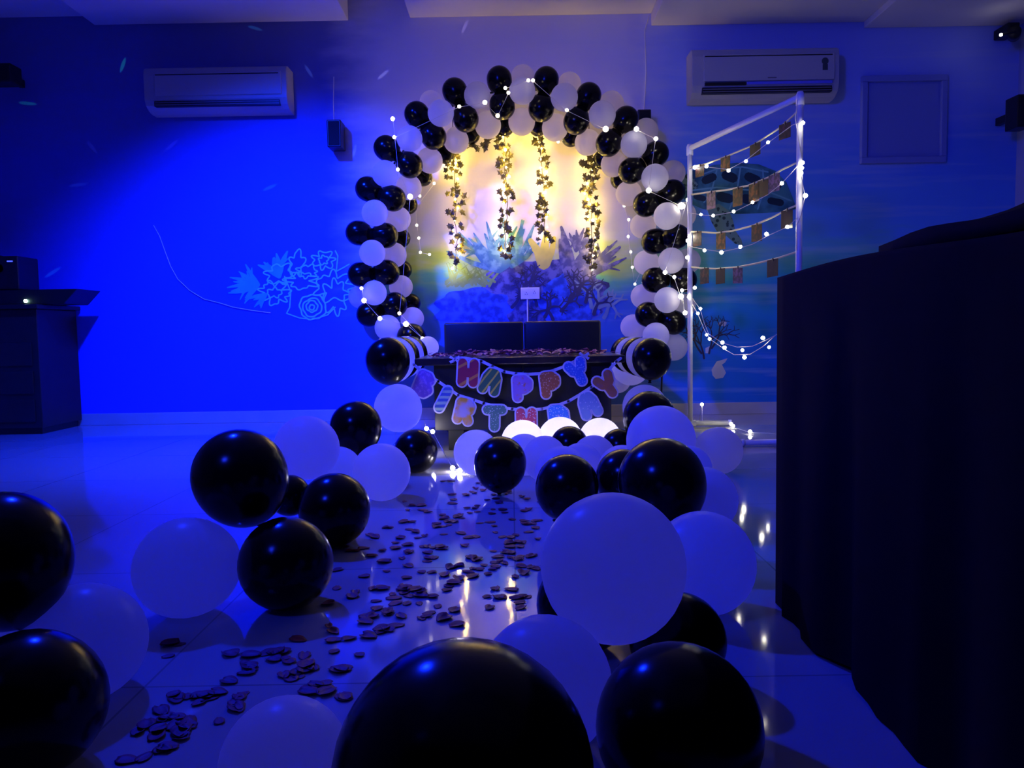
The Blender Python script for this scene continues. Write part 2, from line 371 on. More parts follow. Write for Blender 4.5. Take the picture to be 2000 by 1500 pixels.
# floor balloons: (colour, px, py, radius px, depth or None=resting on the floor, axis, knot, label)
UP = (0, 0, 1); DN = (0, 0, -1); FC = (0, -1, 0.2)
FG = 'loose balloons on the floor'
def floor_balloon(col, px, py, rpx, Y, axis, knot, label, stretch=1.0):
    d = ray(px, py); free = Y is not None
    kn = Vector(axis).normalized().z
    low = 1.0 + (0.30 if knot else 0.2) * max(0, kn) ** 3
    if Y is None:
        k = -d.z / d.y
        Y = CAM_H / (k + low * rpx / FPX)
    c = at(px, py, Y)
    dep = -(MC.inverted() @ (c - CAMP)).z
    r = rpx * dep / FPX
    return balloon(col, c, r, axis, label, FG, knot, stretch, free)
for a in (
 ('black', 468, 928, 90, 2.2, (-.25, -.3, 1), True, 'large black balloon raised on the pile at the edge of the bright blue floor'),
 ('black', 558, 1100, 90, None, (0, -1, .5), False, 'round black balloon on the floor below the large raised black one'),
 ('white', 362, 1108, 96, None, (-.4, -1, .3), False, 'dim bluish white balloon on the floor against a round black one'),
 ('white', 598, 874, 62, 3.1, (-.2, -1, .4), False, 'blue-lit white balloon tucked behind the large raised black balloon'),
 ('black', 566, 968, 40, 2.75, (.3, -1, 0), False, 'small dark balloon wedged in the gap between two large black balloons'),
 ('black', 653, 993, 69, None, (.1, -.7, .8), False, 'black balloon on the floor beside the rose petals and a white balloon'),
 ('black', 695, 833, 50, 3.72, (.05, -.1, 1), True, 'black balloon with its knot down on top of the white balloon'),
 ('white', 745, 922, 56, None, (0, -1, .4), False, 'white balloon on the floor where the trail of rose petals begins'),
 ('white', 777, 796, 46, 4.2, (-.2, -.8, .6), False, 'bright blue-white balloon touching the table corner below the letter B'),
 ('black', 812, 880, 42, None, (-.1, -.8, .5), False, 'shiny black balloon on the floor by the table leg and its fairy lights'),
 ('white', 660, 918, 46, None, (0, -1, .2), False, 'white balloon almost hidden behind two black ones and a white one'),
 ('white', 930, 883, 44, None, (-.1, -.8, .5), False, 'lilac-white balloon at the table base under the letter R'),
 ('black', 977, 903, 51, None, (.05, -.15, 1), True, 'black balloon standing on its knot among petals in front of table'),
 ('white', 1021, 862, 42, 4.35, (0, -.4, 1), False, 'brightly lit white balloon against the table base below the letter H'),
 ('white', 1024, 887, 40, 3.95, (0, -.6, .8), False, 'pale lilac balloon between the brightly lit one and the knotted black one'),
 ('white', 1094, 857, 43, 4.38, (0, -.4, 1), False, 'brightly lit white balloon covering the foot of the letter D'),
 ('white', 1172, 857, 41, 4.4, (0, -.4, 1), False, 'brightly lit white balloon below the steel-blue letter A'),
 ('black', 1112, 869, 37, 4.0, (0, -.5, 1), False, 'black balloon between two brightly lit white ones at the table base'),
 ('black', 1210, 873, 36, 4.0, (.1, -.5, 1), False, 'black balloon half hidden behind the blue balloon stack near the rack'),
 ('white', 1064, 894, 43, 3.7, (0, -.6, .8), False, 'blue-white balloon with a tiny highlight behind the overlapped blue pair'),
 ('white', 1160, 893, 43, 3.65, (0, -.6, .8), False, 'blue-white balloon in the middle of the pile below the letter A'),
 ('white', 1098, 925, 54, None, (-.1, -.8, .6), False, 'blue-white balloon wrapped around the top of a black knotted balloon'),
 ('white', 1134, 908, 43, 3.35, (0, -.6, .8), False, 'blue-white balloon showing only a thin arc in the pile'),
 ('black', 1108, 948, 61, 2.75, (.3, -.3, 1), True, 'black balloon with its knot down behind the largest blue-white balloon'),
 ('white', 1216, 917, 48, 3.15, (0, -.6, .8), False, 'blue-white balloon showing a thin rim over a black one'),
 ('black', 1218, 932, 55, 2.85, (-.2, -.6, .8), False, 'black balloon squeezed beside the largest black one of the stack'),
 ('white', 1259, 794, 43, 4.5, (0, -.3, 1), False, 'blue-white balloon topping the stack below the knotted black table balloon'),
 ('black', 1268, 815, 51, 3.9, (-.1, -.4, 1), False, 'black balloon second in the stack beside the table'),
 ('white', 1291, 859, 67, 3.1, (0, -.7, .7), False, 'large blue-white balloon third in the stack beside the table'),
 ('black', 1292, 940, 85, 2.45, (-.25, -.2, 1), True, 'largest black balloon of the stack, its point hanging down'),
 ('white', 1404, 880, 46, None, (.3, -.8, .25), False, 'lilac-white balloon on the floor at the base of the white rack'),
 ('white', 1345, 915, 45, 3.0, (.1, -.8, .4), False, 'white balloon mostly hidden behind the largest black balloon of the stack'),
 ('white', 1376, 976, 64, None, (.2, -.8, .5), False, 'blue-white balloon on the floor beside the lights reflected in the tiles'),
 ('white', 1374, 1098, 99, None, (-.35, -.7, .6), True, 'dim white balloon with a pointed end on the glossy floor'),
 ('white', 1197, 1104, 141, 1.42, (-.1, -.6, .8), False, 'largest blue-white balloon lying on top of the pile'),
 ('black', 1325, 1250, 92, None, (.3, -.8, .4), False, 'black balloon underneath the largest blue-white balloon'),
 ('black', 1140, 1180, 92, None, (0, -.8, .4), False, 'black balloon showing a sliver between petals and the largest blue-white balloon'),
 ('white', 1065, 1335, 130, None, (-.2, -.7, .7), False, 'blue-white balloon under the largest one, cupped by two black balloons'),
 ('black', 1326, 1420, 160, None, (.1, -.7, .7), False, 'big black balloon in front of the dim white one, whole top showing'),
 ('black', 905, 1512, 255, None, (-.1, -.6, .8), False, 'biggest black balloon cut by the bottom edge of the picture'),
 ('black', 2, 1085, 124, 1.55, (-.25, 0, 1), True, 'black pear-shaped balloon above another at the dark edge of the floor'),
 ('white', 160, 1254, 113, None, (-.1, -.8, .4), False, 'faint white balloon between two black ones in the dark corner'),
 ('black', 52, 1374, 140, None, (0, -.7, .6), False, 'black balloon lowest in the dark corner under the pear-shaped one'),
 ('white', 556, 1490, 124, None, (.1, -.7, .7), False, 'blue-white balloon cut by the picture bottom beside the biggest black one'),
):
    ob_ = floor_balloon(*a)
    if 'brightly lit' in a[7] and a[0] == 'white' and 'between' not in a[7]:     # unseen glow added inside these to brighten them
        fill_glow = MB().lathe([(.002, -.1), (.09, -.05), (.09, .05), (.002, .1)], 12).build('balloon_fill_glow', M_bundle); fill_glow.parent = ob_


# striped rows of balloons tied along the table ends
for s, (px, py, rp), n in (('blue-wall', (757, 702, 43), 5), ('photo-rack', (1273, 698, 38), 5)):
    c0 = at(px, py, 4.58); r = px2m(rp, 4.58) * 1.0
    for i in range(n):
        col = 'black' if i % 2 == 0 else 'white'
        c = c0 + Vector((0, r * 2.03 * i, 0.0))
        c.x += -0.002 * i
        balloon(col, c, r, (-.1 if s == 'blue-wall' else .05, -.2, 1), '%s balloon, %s from the front in the row along the %s end of the table' % (col, ORD[i + 1], s),
                'balloon rows along the table ends', knot=(i == 0), free=False)

# let balloons that press into each other settle apart, nearer or farther, until they only touch
for it in range(120):
    moved = False
    for i in range(len(REG)):
        for j in range(i + 1, len(REG)):
            (a, ka, fa, _), (b_, kb, fb, _) = REG[i], REG[j]
            if not (fa or fb): continue
            ra, rb = a.scale.x, b_.scale.x
            dv = b_.location - a.location
            if dv.length >= (ra + rb) * .985: continue
            lat2 = dv.x ** 2 + dv.z ** 2
            need = math.sqrt(max(0, ((ra + rb) * .985) ** 2 - lat2)) - abs(dv.y)
            if need < .002: continue
            sgn = 1 if dv.y >= 0 else -1
            for o, k, f, st_ in ((a, ka, fa, -sgn), (b_, kb, fb, sgn)):
                if not f: continue
                q = st_ * need * (.3 if fa and fb else .6); y = o.location.y + q; r = o.scale.x
                lo, hi = (5.84, WALL_Y - .02 - r) if k == 'arch' else (.5, 4.62 - r)
                y = max(lo, min(hi, y)); t = y / o.location.y
                nl = CAMP + (o.location - CAMP) * t
                if nl.z - r * t < 0: continue
                if abs(t - 1) > 1e-5: o.location = nl; o.scale *= t; moved = True
    if not moved: break

# ------------------------------------------------------------------ table, sofa, socket
TX0, TX1, TY0, TY1, TZ = -0.60, 0.70, 4.74, 5.52, 0.585
table = empty('party_table', (0.05, 5.1, 0), 'long dark table with black base panels behind the birthday banner', 'table')
box('table_top', (TX0, TY0, TZ - 0.045), (TX1, TY1, TZ), M_tabletop, table, 0.006)
xs = at(1022, 760, TY0 + 0.05).x
xl, xr = at(848, 760, TY0 + .05).x, at(1194, 760, TY0 + .05).x
box('base_panel', (xl, TY0 + 0.05, 0.13), (xs - 0.004, TY0 + 0.075, TZ - 0.045), M_tablebase, table, 0.004)
box('base_panel', (xs + 0.004, TY0 + 0.05, 0.13), (xr, TY0 + 0.075, TZ - 0.045), M_tablebase, table, 0.004)
for x in (xl + 0.08, xr - 0.16):
    box('foot', (x, TY0 + 0.08, 0), (x + 0.1, TY1 - 0.1, 0.14), M_tablebase, table, 0.005)
for x in (xl, xr - 0.03):
    box('side_panel', (x, TY0 + 0.076, 0.13), (x + 0.03, TY1 - 0.08, TZ - 0.045), M_tablebase, table, 0.003)

sx0, sx1 = at(867, 640, 6.0).x, at(1174, 640, 6.0).x; sxm = at(1023, 640, 6.0).x; stz = at(1020, 628, 6.0).z
sofa = empty('sofa', ((sx0 + sx1) / 2, 6.1, 0), 'black leather two-panel sofa against the mural behind the table', 'sofa')
for a, b_ in ((sx0, sxm - 0.004), (sxm + 0.004, sx1)):
    box('back_cushion', (a, 6.0, 0.42), (b_, 6.16, stz), M_leather, sofa, 0.018, 3, True)
    box('seat_cushion', (a, 5.62, 0.30), (b_, 6.0, 0.43), M_leather, sofa, 0.02, 3, True)
box('sofa_base', (sx0, 5.66, 0.09), (sx1, 6.15, 0.30), M_leather, sofa, 0.01)
for x in (sx0 + 0.05, sx1 - 0.05):
    for y in (5.72, 6.1):
        MB().tube([(x, y, 0), (x, y, 0.1)], [0.018, 0.025], 10).build('leg', M_dark, sofa)

a, b_ = at(1017, 562, WALL_Y - .01), at(1054, 584, WALL_Y - .01)
sock = empty('wall_socket', ((a.x + b_.x) / 2, WALL_Y, (a.z + b_.z) / 2), 'white double socket plate on the mural above the sofa', 'socket')
box('cover_plate', (a.x, WALL_Y - 0.014, b_.z), (b_.x, WALL_Y, a.z), M_plate, sock, 0.003)
for px_, py_ in ((1028, 573), (1044, 571)):
    p = at(px_, py_, WALL_Y - .014)
    m = MB()
    for dx, dz in ((0, .009), (-.009, -.006), (.009, -.006)):
        m.box((p.x + dx - .003, WALL_Y - .0165, p.z + dz - .003), (p.x + dx + .003, WALL_Y - .0135, p.z + dz + .003))
    m.build('pin_hole', M_dark, sock)
p = at(1030, 584, WALL_Y - .008); p2 = at(1031, 660, WALL_Y - .008)
MB().tube([(p.x, WALL_Y - .006, p.z), (p2.x, WALL_Y - .006, p2.z - .1)], 0.006, 8).build('conduit', M_plate, sock)

# rose petals
def petal_mesh(name, mat, seed):
    rnd = random.Random(seed); m = MB(); nu, nv = 5, 7
    vs = []; wd = rnd.uniform(.75, 1); cup = rnd.uniform(.06, .24); tw = rnd.uniform(-.25, .25); notch = rnd.uniform(0, .18)
    for j in range(nv):
        t = j / (nv - 1)
        half = wd * .5 * math.sin(math.pi * min(1, .12 + t * .83)) ** .7 * (0.55 + .6 * t)
        for i in range(nu):
            s = (i / (nu - 1) - .5) * 2
            x = s * half; y = t - .5 - (notch * (1 - abs(s)) if j == nv - 1 else 0)
            z = cup * (s * s * half * 1.6 + (t - .45) ** 2) + tw * s * (t - .5) * .5
            vs.append((x, y, z))
    zmin = min(v[2] for v in vs)
    vs = [(x, y, z - zmin) for x, y, z in vs]
    fs = [(j*nu + i, j*nu + i + 1, (j+1)*nu + i + 1, (j+1)*nu + i) for j in range(nv - 1) for i in range(nu - 1)]
    # a real, thin thickness
    n = len(vs); vs2 = vs + [(x, y, z + .014) for x, y, z in vs]
    fs2 = fs + [tuple(n + k for k in reversed(f)) for f in fs]
    rim = [i for i in range(nu)] + [j*nu + nu - 1 for j in range(1, nv)] + [(nv-1)*nu + i for i in range(nu - 2, -1, -1)] + [j*nu for j in range(nv - 2, 0, -1)]
    for k in range(len(rim)):
        a_, b2 = rim[k], rim[(k + 1) % len(rim)]; fs2.append((a_, b2, n + b2, n + a_))
    m.add(vs2, fs2); me = m.mesh(name); me.materials.append(mat)
    for p in me.polygons: p.use_smooth = True
    return me
PET = [petal_mesh('rose_petal', M_petal, k) for k in range(8)]
rp = random.Random(5)
def petal(px, py, size):
    c = ground(px, py)
    o = bpy.data.objects.new('rose_petal', rp.choice(PET)); C.objects.link(o)
    o.location = (c.x, c.y, 0.0006); o.scale = (size,) * 3
    o.rotation_euler = (rp.uniform(-.03, .03), rp.uniform(-.03, .03), rp.uniform(0, 6.28))
    tag(o, 'dark rose petal lying loose on the glossy floor in the trail leading to the table', 'petal', 'rose petals trailing over the floor')
lumps = [(940,970,60,14),(1000,985,50,10),(860,1000,70,12),(930,1025,60,16),(1010,1030,45,16),(800,1020,55,9),(780,1065,55,10),(850,1060,60,12),(960,1060,60,10),
         (1020,1060,30,10),(760,1090,60,10),(835,1092,40,10),(990,1085,35,10),(900,1110,40,8),(1030,1110,20,6),(700,1135,70,10),(830,1150,40,12),(790,1200,45,14),(800,1165,35,10),(915,1115,30,6),
         (970,1180,45,9),(1005,1180,30,7),(720,1210,60,9),(690,1160,50,6),(650,1245,50,8),(590,1300,45,9),(560,1290,50,8),(480,1300,50,7),(440,1370,50,9),(380,1360,50,8),
         (300,1270,40,4),(380,1430,50,9),(300,1440,45,8),(330,1400,40,6),(680,1330,50,6),(620,1360,40,5),(280,1480,45,6),(890,960,60,8),(790,965,40,5),(560,1255,40,5)]
np_ = 0
for lx, ly, sp, n in lumps:
    for k in range(int(n * .9)):
        x, y = lx + rp.gauss(0, sp * .85), ly + rp.gauss(0, sp * .42)
        if y < 935 or (x > 1055 and y > 990) or y > 1498: continue
        petal(x, y, rp.uniform(.028, .050)); np_ += 1
# heap of petals strewn over the table top
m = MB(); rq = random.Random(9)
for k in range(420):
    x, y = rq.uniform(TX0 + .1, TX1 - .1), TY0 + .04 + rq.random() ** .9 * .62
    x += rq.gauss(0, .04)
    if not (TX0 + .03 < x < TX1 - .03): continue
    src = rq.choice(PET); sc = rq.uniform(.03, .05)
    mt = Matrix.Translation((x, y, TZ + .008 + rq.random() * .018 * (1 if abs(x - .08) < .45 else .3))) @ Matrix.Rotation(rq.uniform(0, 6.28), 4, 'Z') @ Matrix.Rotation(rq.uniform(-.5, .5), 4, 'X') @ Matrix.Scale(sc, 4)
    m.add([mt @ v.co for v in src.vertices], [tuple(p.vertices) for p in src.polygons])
tag(m.build('rose_petal_scatter', M_petal_lit, smooth=True), 'thick scatter of purple-red rose petals covering the dark table top', 'petals', kind='stuff')

# ------------------------------------------------------------------ birthday banner
STROKES = {
 'H': [[(-.3,.5),(-.3,-.5)], [(.3,.5),(.3,-.5)], [(-.3,0),(.3,0)]],
 'A': [[(-.32,-.5),(-.26,.15),(-.12,.42),(.12,.42),(.26,.15),(.32,-.5)], [(-.26,-.04),(.26,-.04)]],
 'P': [[(-.26,-.5),(-.26,.42)], [(-.26,.42),(.1,.42),(.3,.24),(.28,.02),(.08,-.1),(-.26,-.1)]],
 'Y': [[(-.34,.46),(-.22,.14),(0,0),(.22,.14),(.34,.46)], [(0,0),(0,-.5)]],
 'B': [[(-.26,-.46),(-.26,.44)], [(-.26,.44),(.08,.44),(.24,.28),(.16,.08),(-.2,.02)], [(-.2,0),(.18,-.04),(.32,-.24),(.16,-.46),(-.26,-.46)]],
 'I': [[(0,.5),(0,-.5)]],
 'R': [[(-.26,-.5),(-.26,.42)], [(-.26,.42),(.1,.42),(.28,.26),(.26,.06),(.08,-.04),(-.26,-.04)], [(.02,-.04),(.3,-.5)]],
 'T': [[(-.38,.4),(.38,.4)], [(0,.4),(0,-.5)]],
 'D': [[(-.26,-.46),(-.26,.44)], [(-.26,.44),(.06,.42),(.3,.2),(.3,-.2),(.06,-.46),(-.26,-.46)]]}
def flat_letter(ch, c, h, rot, thick, y0, depth):
    """rounded strokes of a fat letter, pressed flat; c in the room, face toward the viewer"""
    m = MB(); ca, sa = math.cos(rot), math.sin(rot); k = 0
    def dense(st):
        out = []
        for (x0, z0), (x1, z1) in zip(st, st[1:]):
            for q in range(4): out.append((x0 + (x1 - x0) * q / 4, z0 + (z1 - z0) * q / 4))
        return out + [st[-1]]
    for st in STROKES[ch]:
        d = dense(st); pts = []
        for x, z in d: pts.append(Vector((c.x + h * (x * ca - z * sa), 0, c.z + h * (x * sa + z * ca))))
        # stadium-like cross-sections: rings of discs joined
        for p in pts:
            n = 16; k += 1
            ring = [(p.x + thick * math.cos(2*math.pi*i/n), y0 - k * 2e-5, p.z + thick * math.sin(2*math.pi*i/n)) for i in range(n)]
            m.prism(ring, (0, depth, 0))
        for p, q in zip(pts, pts[1:]):
            t = (q - p).normalized(); nn = Vector((-t.z, 0, t.x)) * thick; k += 1
            yy = Vector((0, y0 - k * 2e-5, 0))
            m.prism([p + nn + yy, q + nn + yy, q - nn + yy, p - nn + yy], (0, depth, 0))
    return m
BY = TY0 - 0.022
cols = {
 'red band': pattern('red_band', (.42,.02,.06), (.75,.3,.05), 'stripes', 3.2, .93, .5),
 'green swirl': pattern('green_swirl', (.04,.16,.06), (.75,.6,.06), 'stripes', 7, .86, .9),
 'lilac dots': pattern('lilac_dots', (.38,.2,.6), (.62,.22,.06), 'noise', 55, .62),
 'orange dots': pattern('orange_dots', (.46,.13,.04), (.75,.42,.3), 'dots', 75, .28),
 'blue scales': pattern('blue_scales', (.05,.16,.7), (.4,.55,.85), 'dots', 90, .3),
 'purple': pattern('purple_marks', (.22,.1,.5), (.4,.2,.62), 'noise', 60, .56),
 'blue stripes': pattern('blue_stripes', (.05,.11,.4), (.36,.55,.42), 'stripes', 9, .5),
 'cream and orange': pattern('cream_orange', (.56,.45,.55), (.85,.42,.02), 'noise', 14, .5),
 'green dots': pattern('green_dots', (.1,.27,.16), (.6,.7,.6), 'dots', 80, .26),
 'red dots': pattern('red_dots', (.65,.05,.1), (.85,.75,.8), 'dots', 85, .28),
 'blue dots': pattern('sky_dots', (.04,.28,.75), (.75,.85,.9), 'dots', 85, .28),
 'steel blue': pattern('steel_dots', (.2,.3,.58), (.5,.55,.75), 'dots', 60, .22),
 'rust': pattern('rust', (.4,.14,.06), (.3,.1,.2), 'noise', 20, .6)}
rows = [('HAPPY', 'birthday banner row of fat letters reading HAPPY along the table edge', [
          ('H',914,728,-4,'red band'),('A',959,744,-17,'green swirl'),('P',1020,757,2,'lilac dots'),('P',1074,750,6,'orange dots'),('Y',1129,727,24,'blue scales')],
         [(884,706),(891,699),(905,699),(940,705),(962,716),(985,726),(1008,730),(1032,731),(1054,730),(1080,724),(1104,715),(1122,706),(1136,697),(1146,694)], 0.0),
        ('BIRTHDAY', 'lower banner row of fat letters reading BIRTHDAY strung between the table corners', [
          ('B',828,750,-24,'purple'),('I',866,780,-28,'blue stripes'),('R',907,802,-14,'cream and orange'),('T',966,815,-2,'green dots'),('H',1028,824,0,'red dots'),('D',1091,815,6,'blue dots'),('A',1150,790,20,'steel blue'),('Y',1186,752,34,'rust')],
         [(808,712),(820,722),(838,733),(856,745),(872,756),(895,772),(925,781),(945,788),(975,795),(1000,799),(1028,801),(1058,799),(1085,793),(1110,784),(1132,771),(1155,756),(1172,742),(1188,724),(1204,706),(1212,700)], -0.012)]
for word, lab, letters, rib, dy in rows:
    y = BY + dy
    c0 = at(rib[len(rib)//2][0], rib[len(rib)//2][1], y)
    bn = empty('letter_banner', c0, lab, 'banner', 'birthday banner rows')
    m = MB()
    pts = [at(px_, py_, y) for px_, py_ in rib]
    for p, q in zip(pts, pts[1:]):
        t = (q - p).normalized(); nn = Vector((-t.z, 0, t.x)) * 0.009
        m.prism([p + nn, q + nn, q - nn, p - nn], (0, .002, 0))
    for p in pts:
        m.prism([(p.x + .009*math.cos(i*.6283), p.y, p.z + .009*math.sin(i*.6283)) for i in range(10)], (0, .002, 0))
    m.build('ribbon', M_ribbon, bn)
    if word == 'HAPPY':   # bow tails that tie the ribbon to the table edge
        for px_, py_, s in ((888, 702, -1), (1141, 695, 1)):
            p = at(px_, py_, y - .004); m = MB()
            for ang in (-.6, .5, 2.6, 3.7):
                d = Vector((math.cos(ang), 0, math.sin(ang))) * .034; nn = Vector((-d.z, 0, d.x)).normalized() * .009
                m.prism([p - nn * .4, p + d - nn, p + d + nn, p + nn * .4], (0, .003, 0))
            m.build('bow', M_ribbon, bn)
    for ch, px_, py_, rot, cn in letters:
        c = at(px_, py_, y - .004); hgt = px2m(37, y)
        card = flat_letter(ch, c, hgt, R(rot), .0375, y - .002, .003).build('letter_card', M_card, bn)
        tag(card, 'white-edged card cut as the letter %s, %s' % (ch, cn))
        pr = flat_letter(ch, c, hgt, R(rot), .0275, y - .007, .003).build('letter_print', cols[cn], card)

# ------------------------------------------------------------------ fairy lights
def ico(r, sub=2):
    me = bpy.data.meshes.new('bulb'); bm = bmesh.new(); bmesh.ops.create_icosphere(bm, subdivisions=sub, radius=r); bm.to_mesh(me); bm.free()
    for p in me.polygons: p.use_smooth = True
    return me
BULB = {}
def bulb_mesh(mat, r):
    k = (mat.name, r)
    if k not in BULB:
        me = ico(r); me.materials.append(mat); BULB[k] = me
    return BULB[k]
def string_light(label, bulbs, path, mat, r=0.014, group='strings of fairy lights', wr=0.0016, name='fairy_light_string'):
    """bulbs: list of points (or (point, radius)); path: points of the wire"""
    root = empty(name, path[0], label, 'string lights', group)
    MB().tube(path, wr, 6).build('wire', M_wire, root, True)
    for p in bulbs:
        p, rr = p if isinstance(p, tuple) else (p, r)
        o = bpy.data.objects.new('bulb', bulb_mesh(mat, rr)); C.objects.link(o); o.parent = root
        o.location = p - root.location
    return root
def sag(a, b_, d, n=8):
    return [a.lerp(b_, i / n) - Vector((0, 0, d * 4 * (i / n) * (1 - i / n))) for i in range(n + 1)]
# bulbs over the face of the arch
arch_px = [(706,563),(711,587,1.5),(742,622,1.3),(793,633,1.6),(825,661),(780,612),(801,384,1.6),(777,331),(767,232,1.2),(770,268),(897,208),(947,200,1.3),(972,226,1.2),(993,181),(987,172),(1032,157),(1041,157),
           (1107,215),(1183,252,1.7),(1243,252,1.4),(1281,271,1.2),(1267,372,1.5),(1331,402,2.0),(1343,390),(1299,532,1.2),(1317,541),(1330,579,1.6),(1338,611,1.3),(1332,567),(1357,562)]
for cond, mt_, lab in ((lambda p: p[0] < 1200, M_warm, 'fairy light string over the front of the arch, blue-wall half and crown'), (lambda p: p[0] >= 1200, M_cool, 'fairy light string over the front of the arch, photo-rack half')):
    bl = [(at(p[0], p[1], 5.90), .013 * (p[2] if len(p) > 2 else 1)) for p in arch_px if cond(p)]
    string_light(lab, bl, [b[0] + Vector((0, .012, 0)) for b in bl], mt_, wr=.0012)
inL = [(820,383),(826,360),(848,358),(812,405),(814,440),(818,465),(821,493),(839,497)]
inR = [(1090,277),(1135,283),(1197,300),(1219,402),(1228,429),(1227,462),(1232,492),(1235,522),(1240,555),(1267,497)]
for pp, lab in ((inL, 'fairy light strand hanging inside the arch nearest the blue wall'), (inR, 'fairy light strand hanging inside the arch nearest the photo rack')):
    b3 = [at(x, y, 6.36) for x, y in pp]; string_light(lab, b3, [b + Vector((0, .01, 0)) for b in b3], M_warm, .011)

# ivy garlands with golden lights
def ivy_leaf(m, c, size, rnd):
    n = Vector((rnd.uniform(-.7, .7), -1, rnd.uniform(-.5, .5))).normalized()
    u = n.orthogonal().normalized(); v = n.cross(u); a0 = rnd.uniform(0, 6.28)
    shp = [(0,-.55),(.12,-.4),(.42,-.5),(.36,-.15),(.62,.1),(.3,.2),(.0,.75),(-.3,.2),(-.62,.1),(-.36,-.15),(-.42,-.5),(-.12,-.4)]
    vs = [c + n * .14 * size]
    for x, y in shp:
        xx, yy = x * math.cos(a0) - y * math.sin(a0), x * math.sin(a0) + y * math.cos(a0)
        vs.append(c + (u * xx + v * yy) * size)
    fs = [(0, i + 1, (i + 1) % len(shp) + 1) for i in range(len(shp))]
    m.add(vs + [q + n * .0015 for q in vs], fs + [tuple(len(vs) + k for k in reversed(f)) for f in fs])
vines = [([(884,292),(886,330),(890,380),(888,430),(892,480),(890,530)], 62, 30, 'first', 'nearest the blue wall'),
         ([(985,246),(986,300),(988,350),(990,400),(986,450),(988,508)], 60, 26, 'second', 'second from the blue wall'),
         ([(1052,252),(1056,300),(1062,350),(1063,400),(1062,440),(1064,474)], 50, 26, 'third', 'second from the photo rack'),
         ([(1150,300),(1154,340),(1151,380),(1155,420),(1157,480),(1156,538)], 72, 28, 'fourth', 'nearest the photo rack')]
rv = random.Random(21)
VY = 6.43
for pp, nl, sp, _, which in vines:
    pts = [at(x, y, VY) for x, y in pp]
    root = empty('ivy_garland', pts[0], 'ivy garland hanging inside the balloon arch, %s' % which, 'ivy garland', 'ivy garlands inside the arch')
    dn = []
    for a, b_ in zip(pts, pts[1:]):
        for q in range(4): dn.append(a.lerp(b_, q / 4) + Vector((rv.gauss(0, .006), rv.gauss(0, .006), 0)))
    dn.append(pts[-1])
    MB().tube([at(pp[0][0], pp[0][1] - 62, YB + .12)] + dn, .003, 6).build('stem', M_stem, root)
    m = MB()
    for k in range(nl):
        t = rv.random() * (len(dn) - 1); i = int(t); c = dn[i].lerp(dn[min(i + 1, len(dn) - 1)], t - i)
        c = c + Vector((rv.uniform(-1, 1) * sp * .5 * VY / FPX * 1.05, rv.uniform(-.05, .03), rv.uniform(-.02, .02)))
        ivy_leaf(m, c, rv.uniform(.034, .052), rv)
    m.build('leaves', M_leaf, root)
    gb = []; wp = []
    nb = 14
    for k in range(nb):
        t = ((k + rv.uniform(.1, .9)) / nb) ** 1.05 * (len(dn) - 1); i = int(t); c = dn[i].lerp(dn[min(i + 1, len(dn) - 1)], t - i)
        c = c + Vector((rv.uniform(-.035, .035), rv.uniform(-.05, .06), 0)); gb.append((c, rv.choice((.006, .008, .011)))); wp.append(c + Vector((0, .008, 0)))
    string_light('golden fairy lights wound through the ivy garland, %s' % which, gb, wp, M_gold, group='golden lights in the ivy')
pts = [at(x, y, 6.36) for x, y in ((912,290),(925,282),(938,286),(950,280),(962,270),(980,268))]
root = empty('ivy_sprig', pts[0], 'short ivy sprig looped sideways under the crown of the arch', 'ivy garland')
MB().tube(pts, .003, 6).build('stem', M_stem, root)
m = MB()
for k in range(16):
    t = rv.random() * 4.99; c = pts[int(t)].lerp(pts[int(t) + 1], t % 1) + Vector((rv.gauss(0, .02), rv.uniform(-.03, .03), rv.gauss(0, .025))); ivy_leaf(m, c, rv.uniform(.036, .055), rv)
m.build('leaves', M_leaf, root)

# ------------------------------------------------------------------ PVC photo rack
pl, pr = ground(1348, 833), ground(1557, 868 + 2)
pl.z = pr.z = 0
tl, tr = at(1344, 290, pl.y), at(1561, 189, pr.y)
ht = (tl.z + tr.z) / 2
HX = Vector((pr.x - pl.x, pr.y - pl.y, 0)); RN = HX.cross(Vector((0, 0, 1))).normalized()
if RN.y > 0: RN = -RN
def onrack(px, py, off=0.0):
    d = ray(px, py); o = CAMP; p0 = Vector((pl.x, pl.y, 0)) + RN * off
    return o + d * ((p0 - o).dot(RN) / d.dot(RN))
rack = empty('photo_rack', ((pl.x + pr.x) / 2, (pl.y + pr.y) / 2, 0), 'tall white plastic pipe rack strung with photos and fairy lights', 'photo rack')
PR_ = 0.019
for q, ht in ((pl, tl.z), (pr, tr.z)):
    MB().tube([(q.x, q.y, 0.03), (q.x, q.y, ht)], PR_, 16).build('post', M_pvc, rack, True)
    MB().tube([(q.x, q.y, ht - .05), (q.x, q.y, ht + .012), (q.x, q.y, ht + .03)], [PR_ * 1.3, PR_ * 1.3, PR_ * .9], 16).build('elbow', M_pvc, rack, True)
MB().tube([(pl.x, pl.y, tl.z), (pr.x, pr.y, tr.z)], PR_, 16).build('top_bar', M_pvc, rack, True)
for q, x0, x1 in ((pl, q_ := pl.x - .3, at(1428, 816, pl.y).x), (pr, at(1447, 868, pr.y).x, pr.x + .35)):
    MB().tube([(x0, q.y, PR_ * 1.25), (x1, q.y, PR_ * 1.25)], PR_, 16).build('foot_bar', M_pvc, rack, True)
    for x in (x0, x1 - .02):
        MB().tube([(x, q.y, PR_ * 1.25), (x + .022, q.y, PR_ * 1.25)], PR_ * 1.25, 16).build('end_cap', M_pvc, rack, True)
    MB().tube([(q.x - .04, q.y, PR_ * 1.25), (q.x + .04, q.y, PR_ * 1.25)], PR_ * 1.25, 16).build('tee_joint', M_pvc, rack, True)
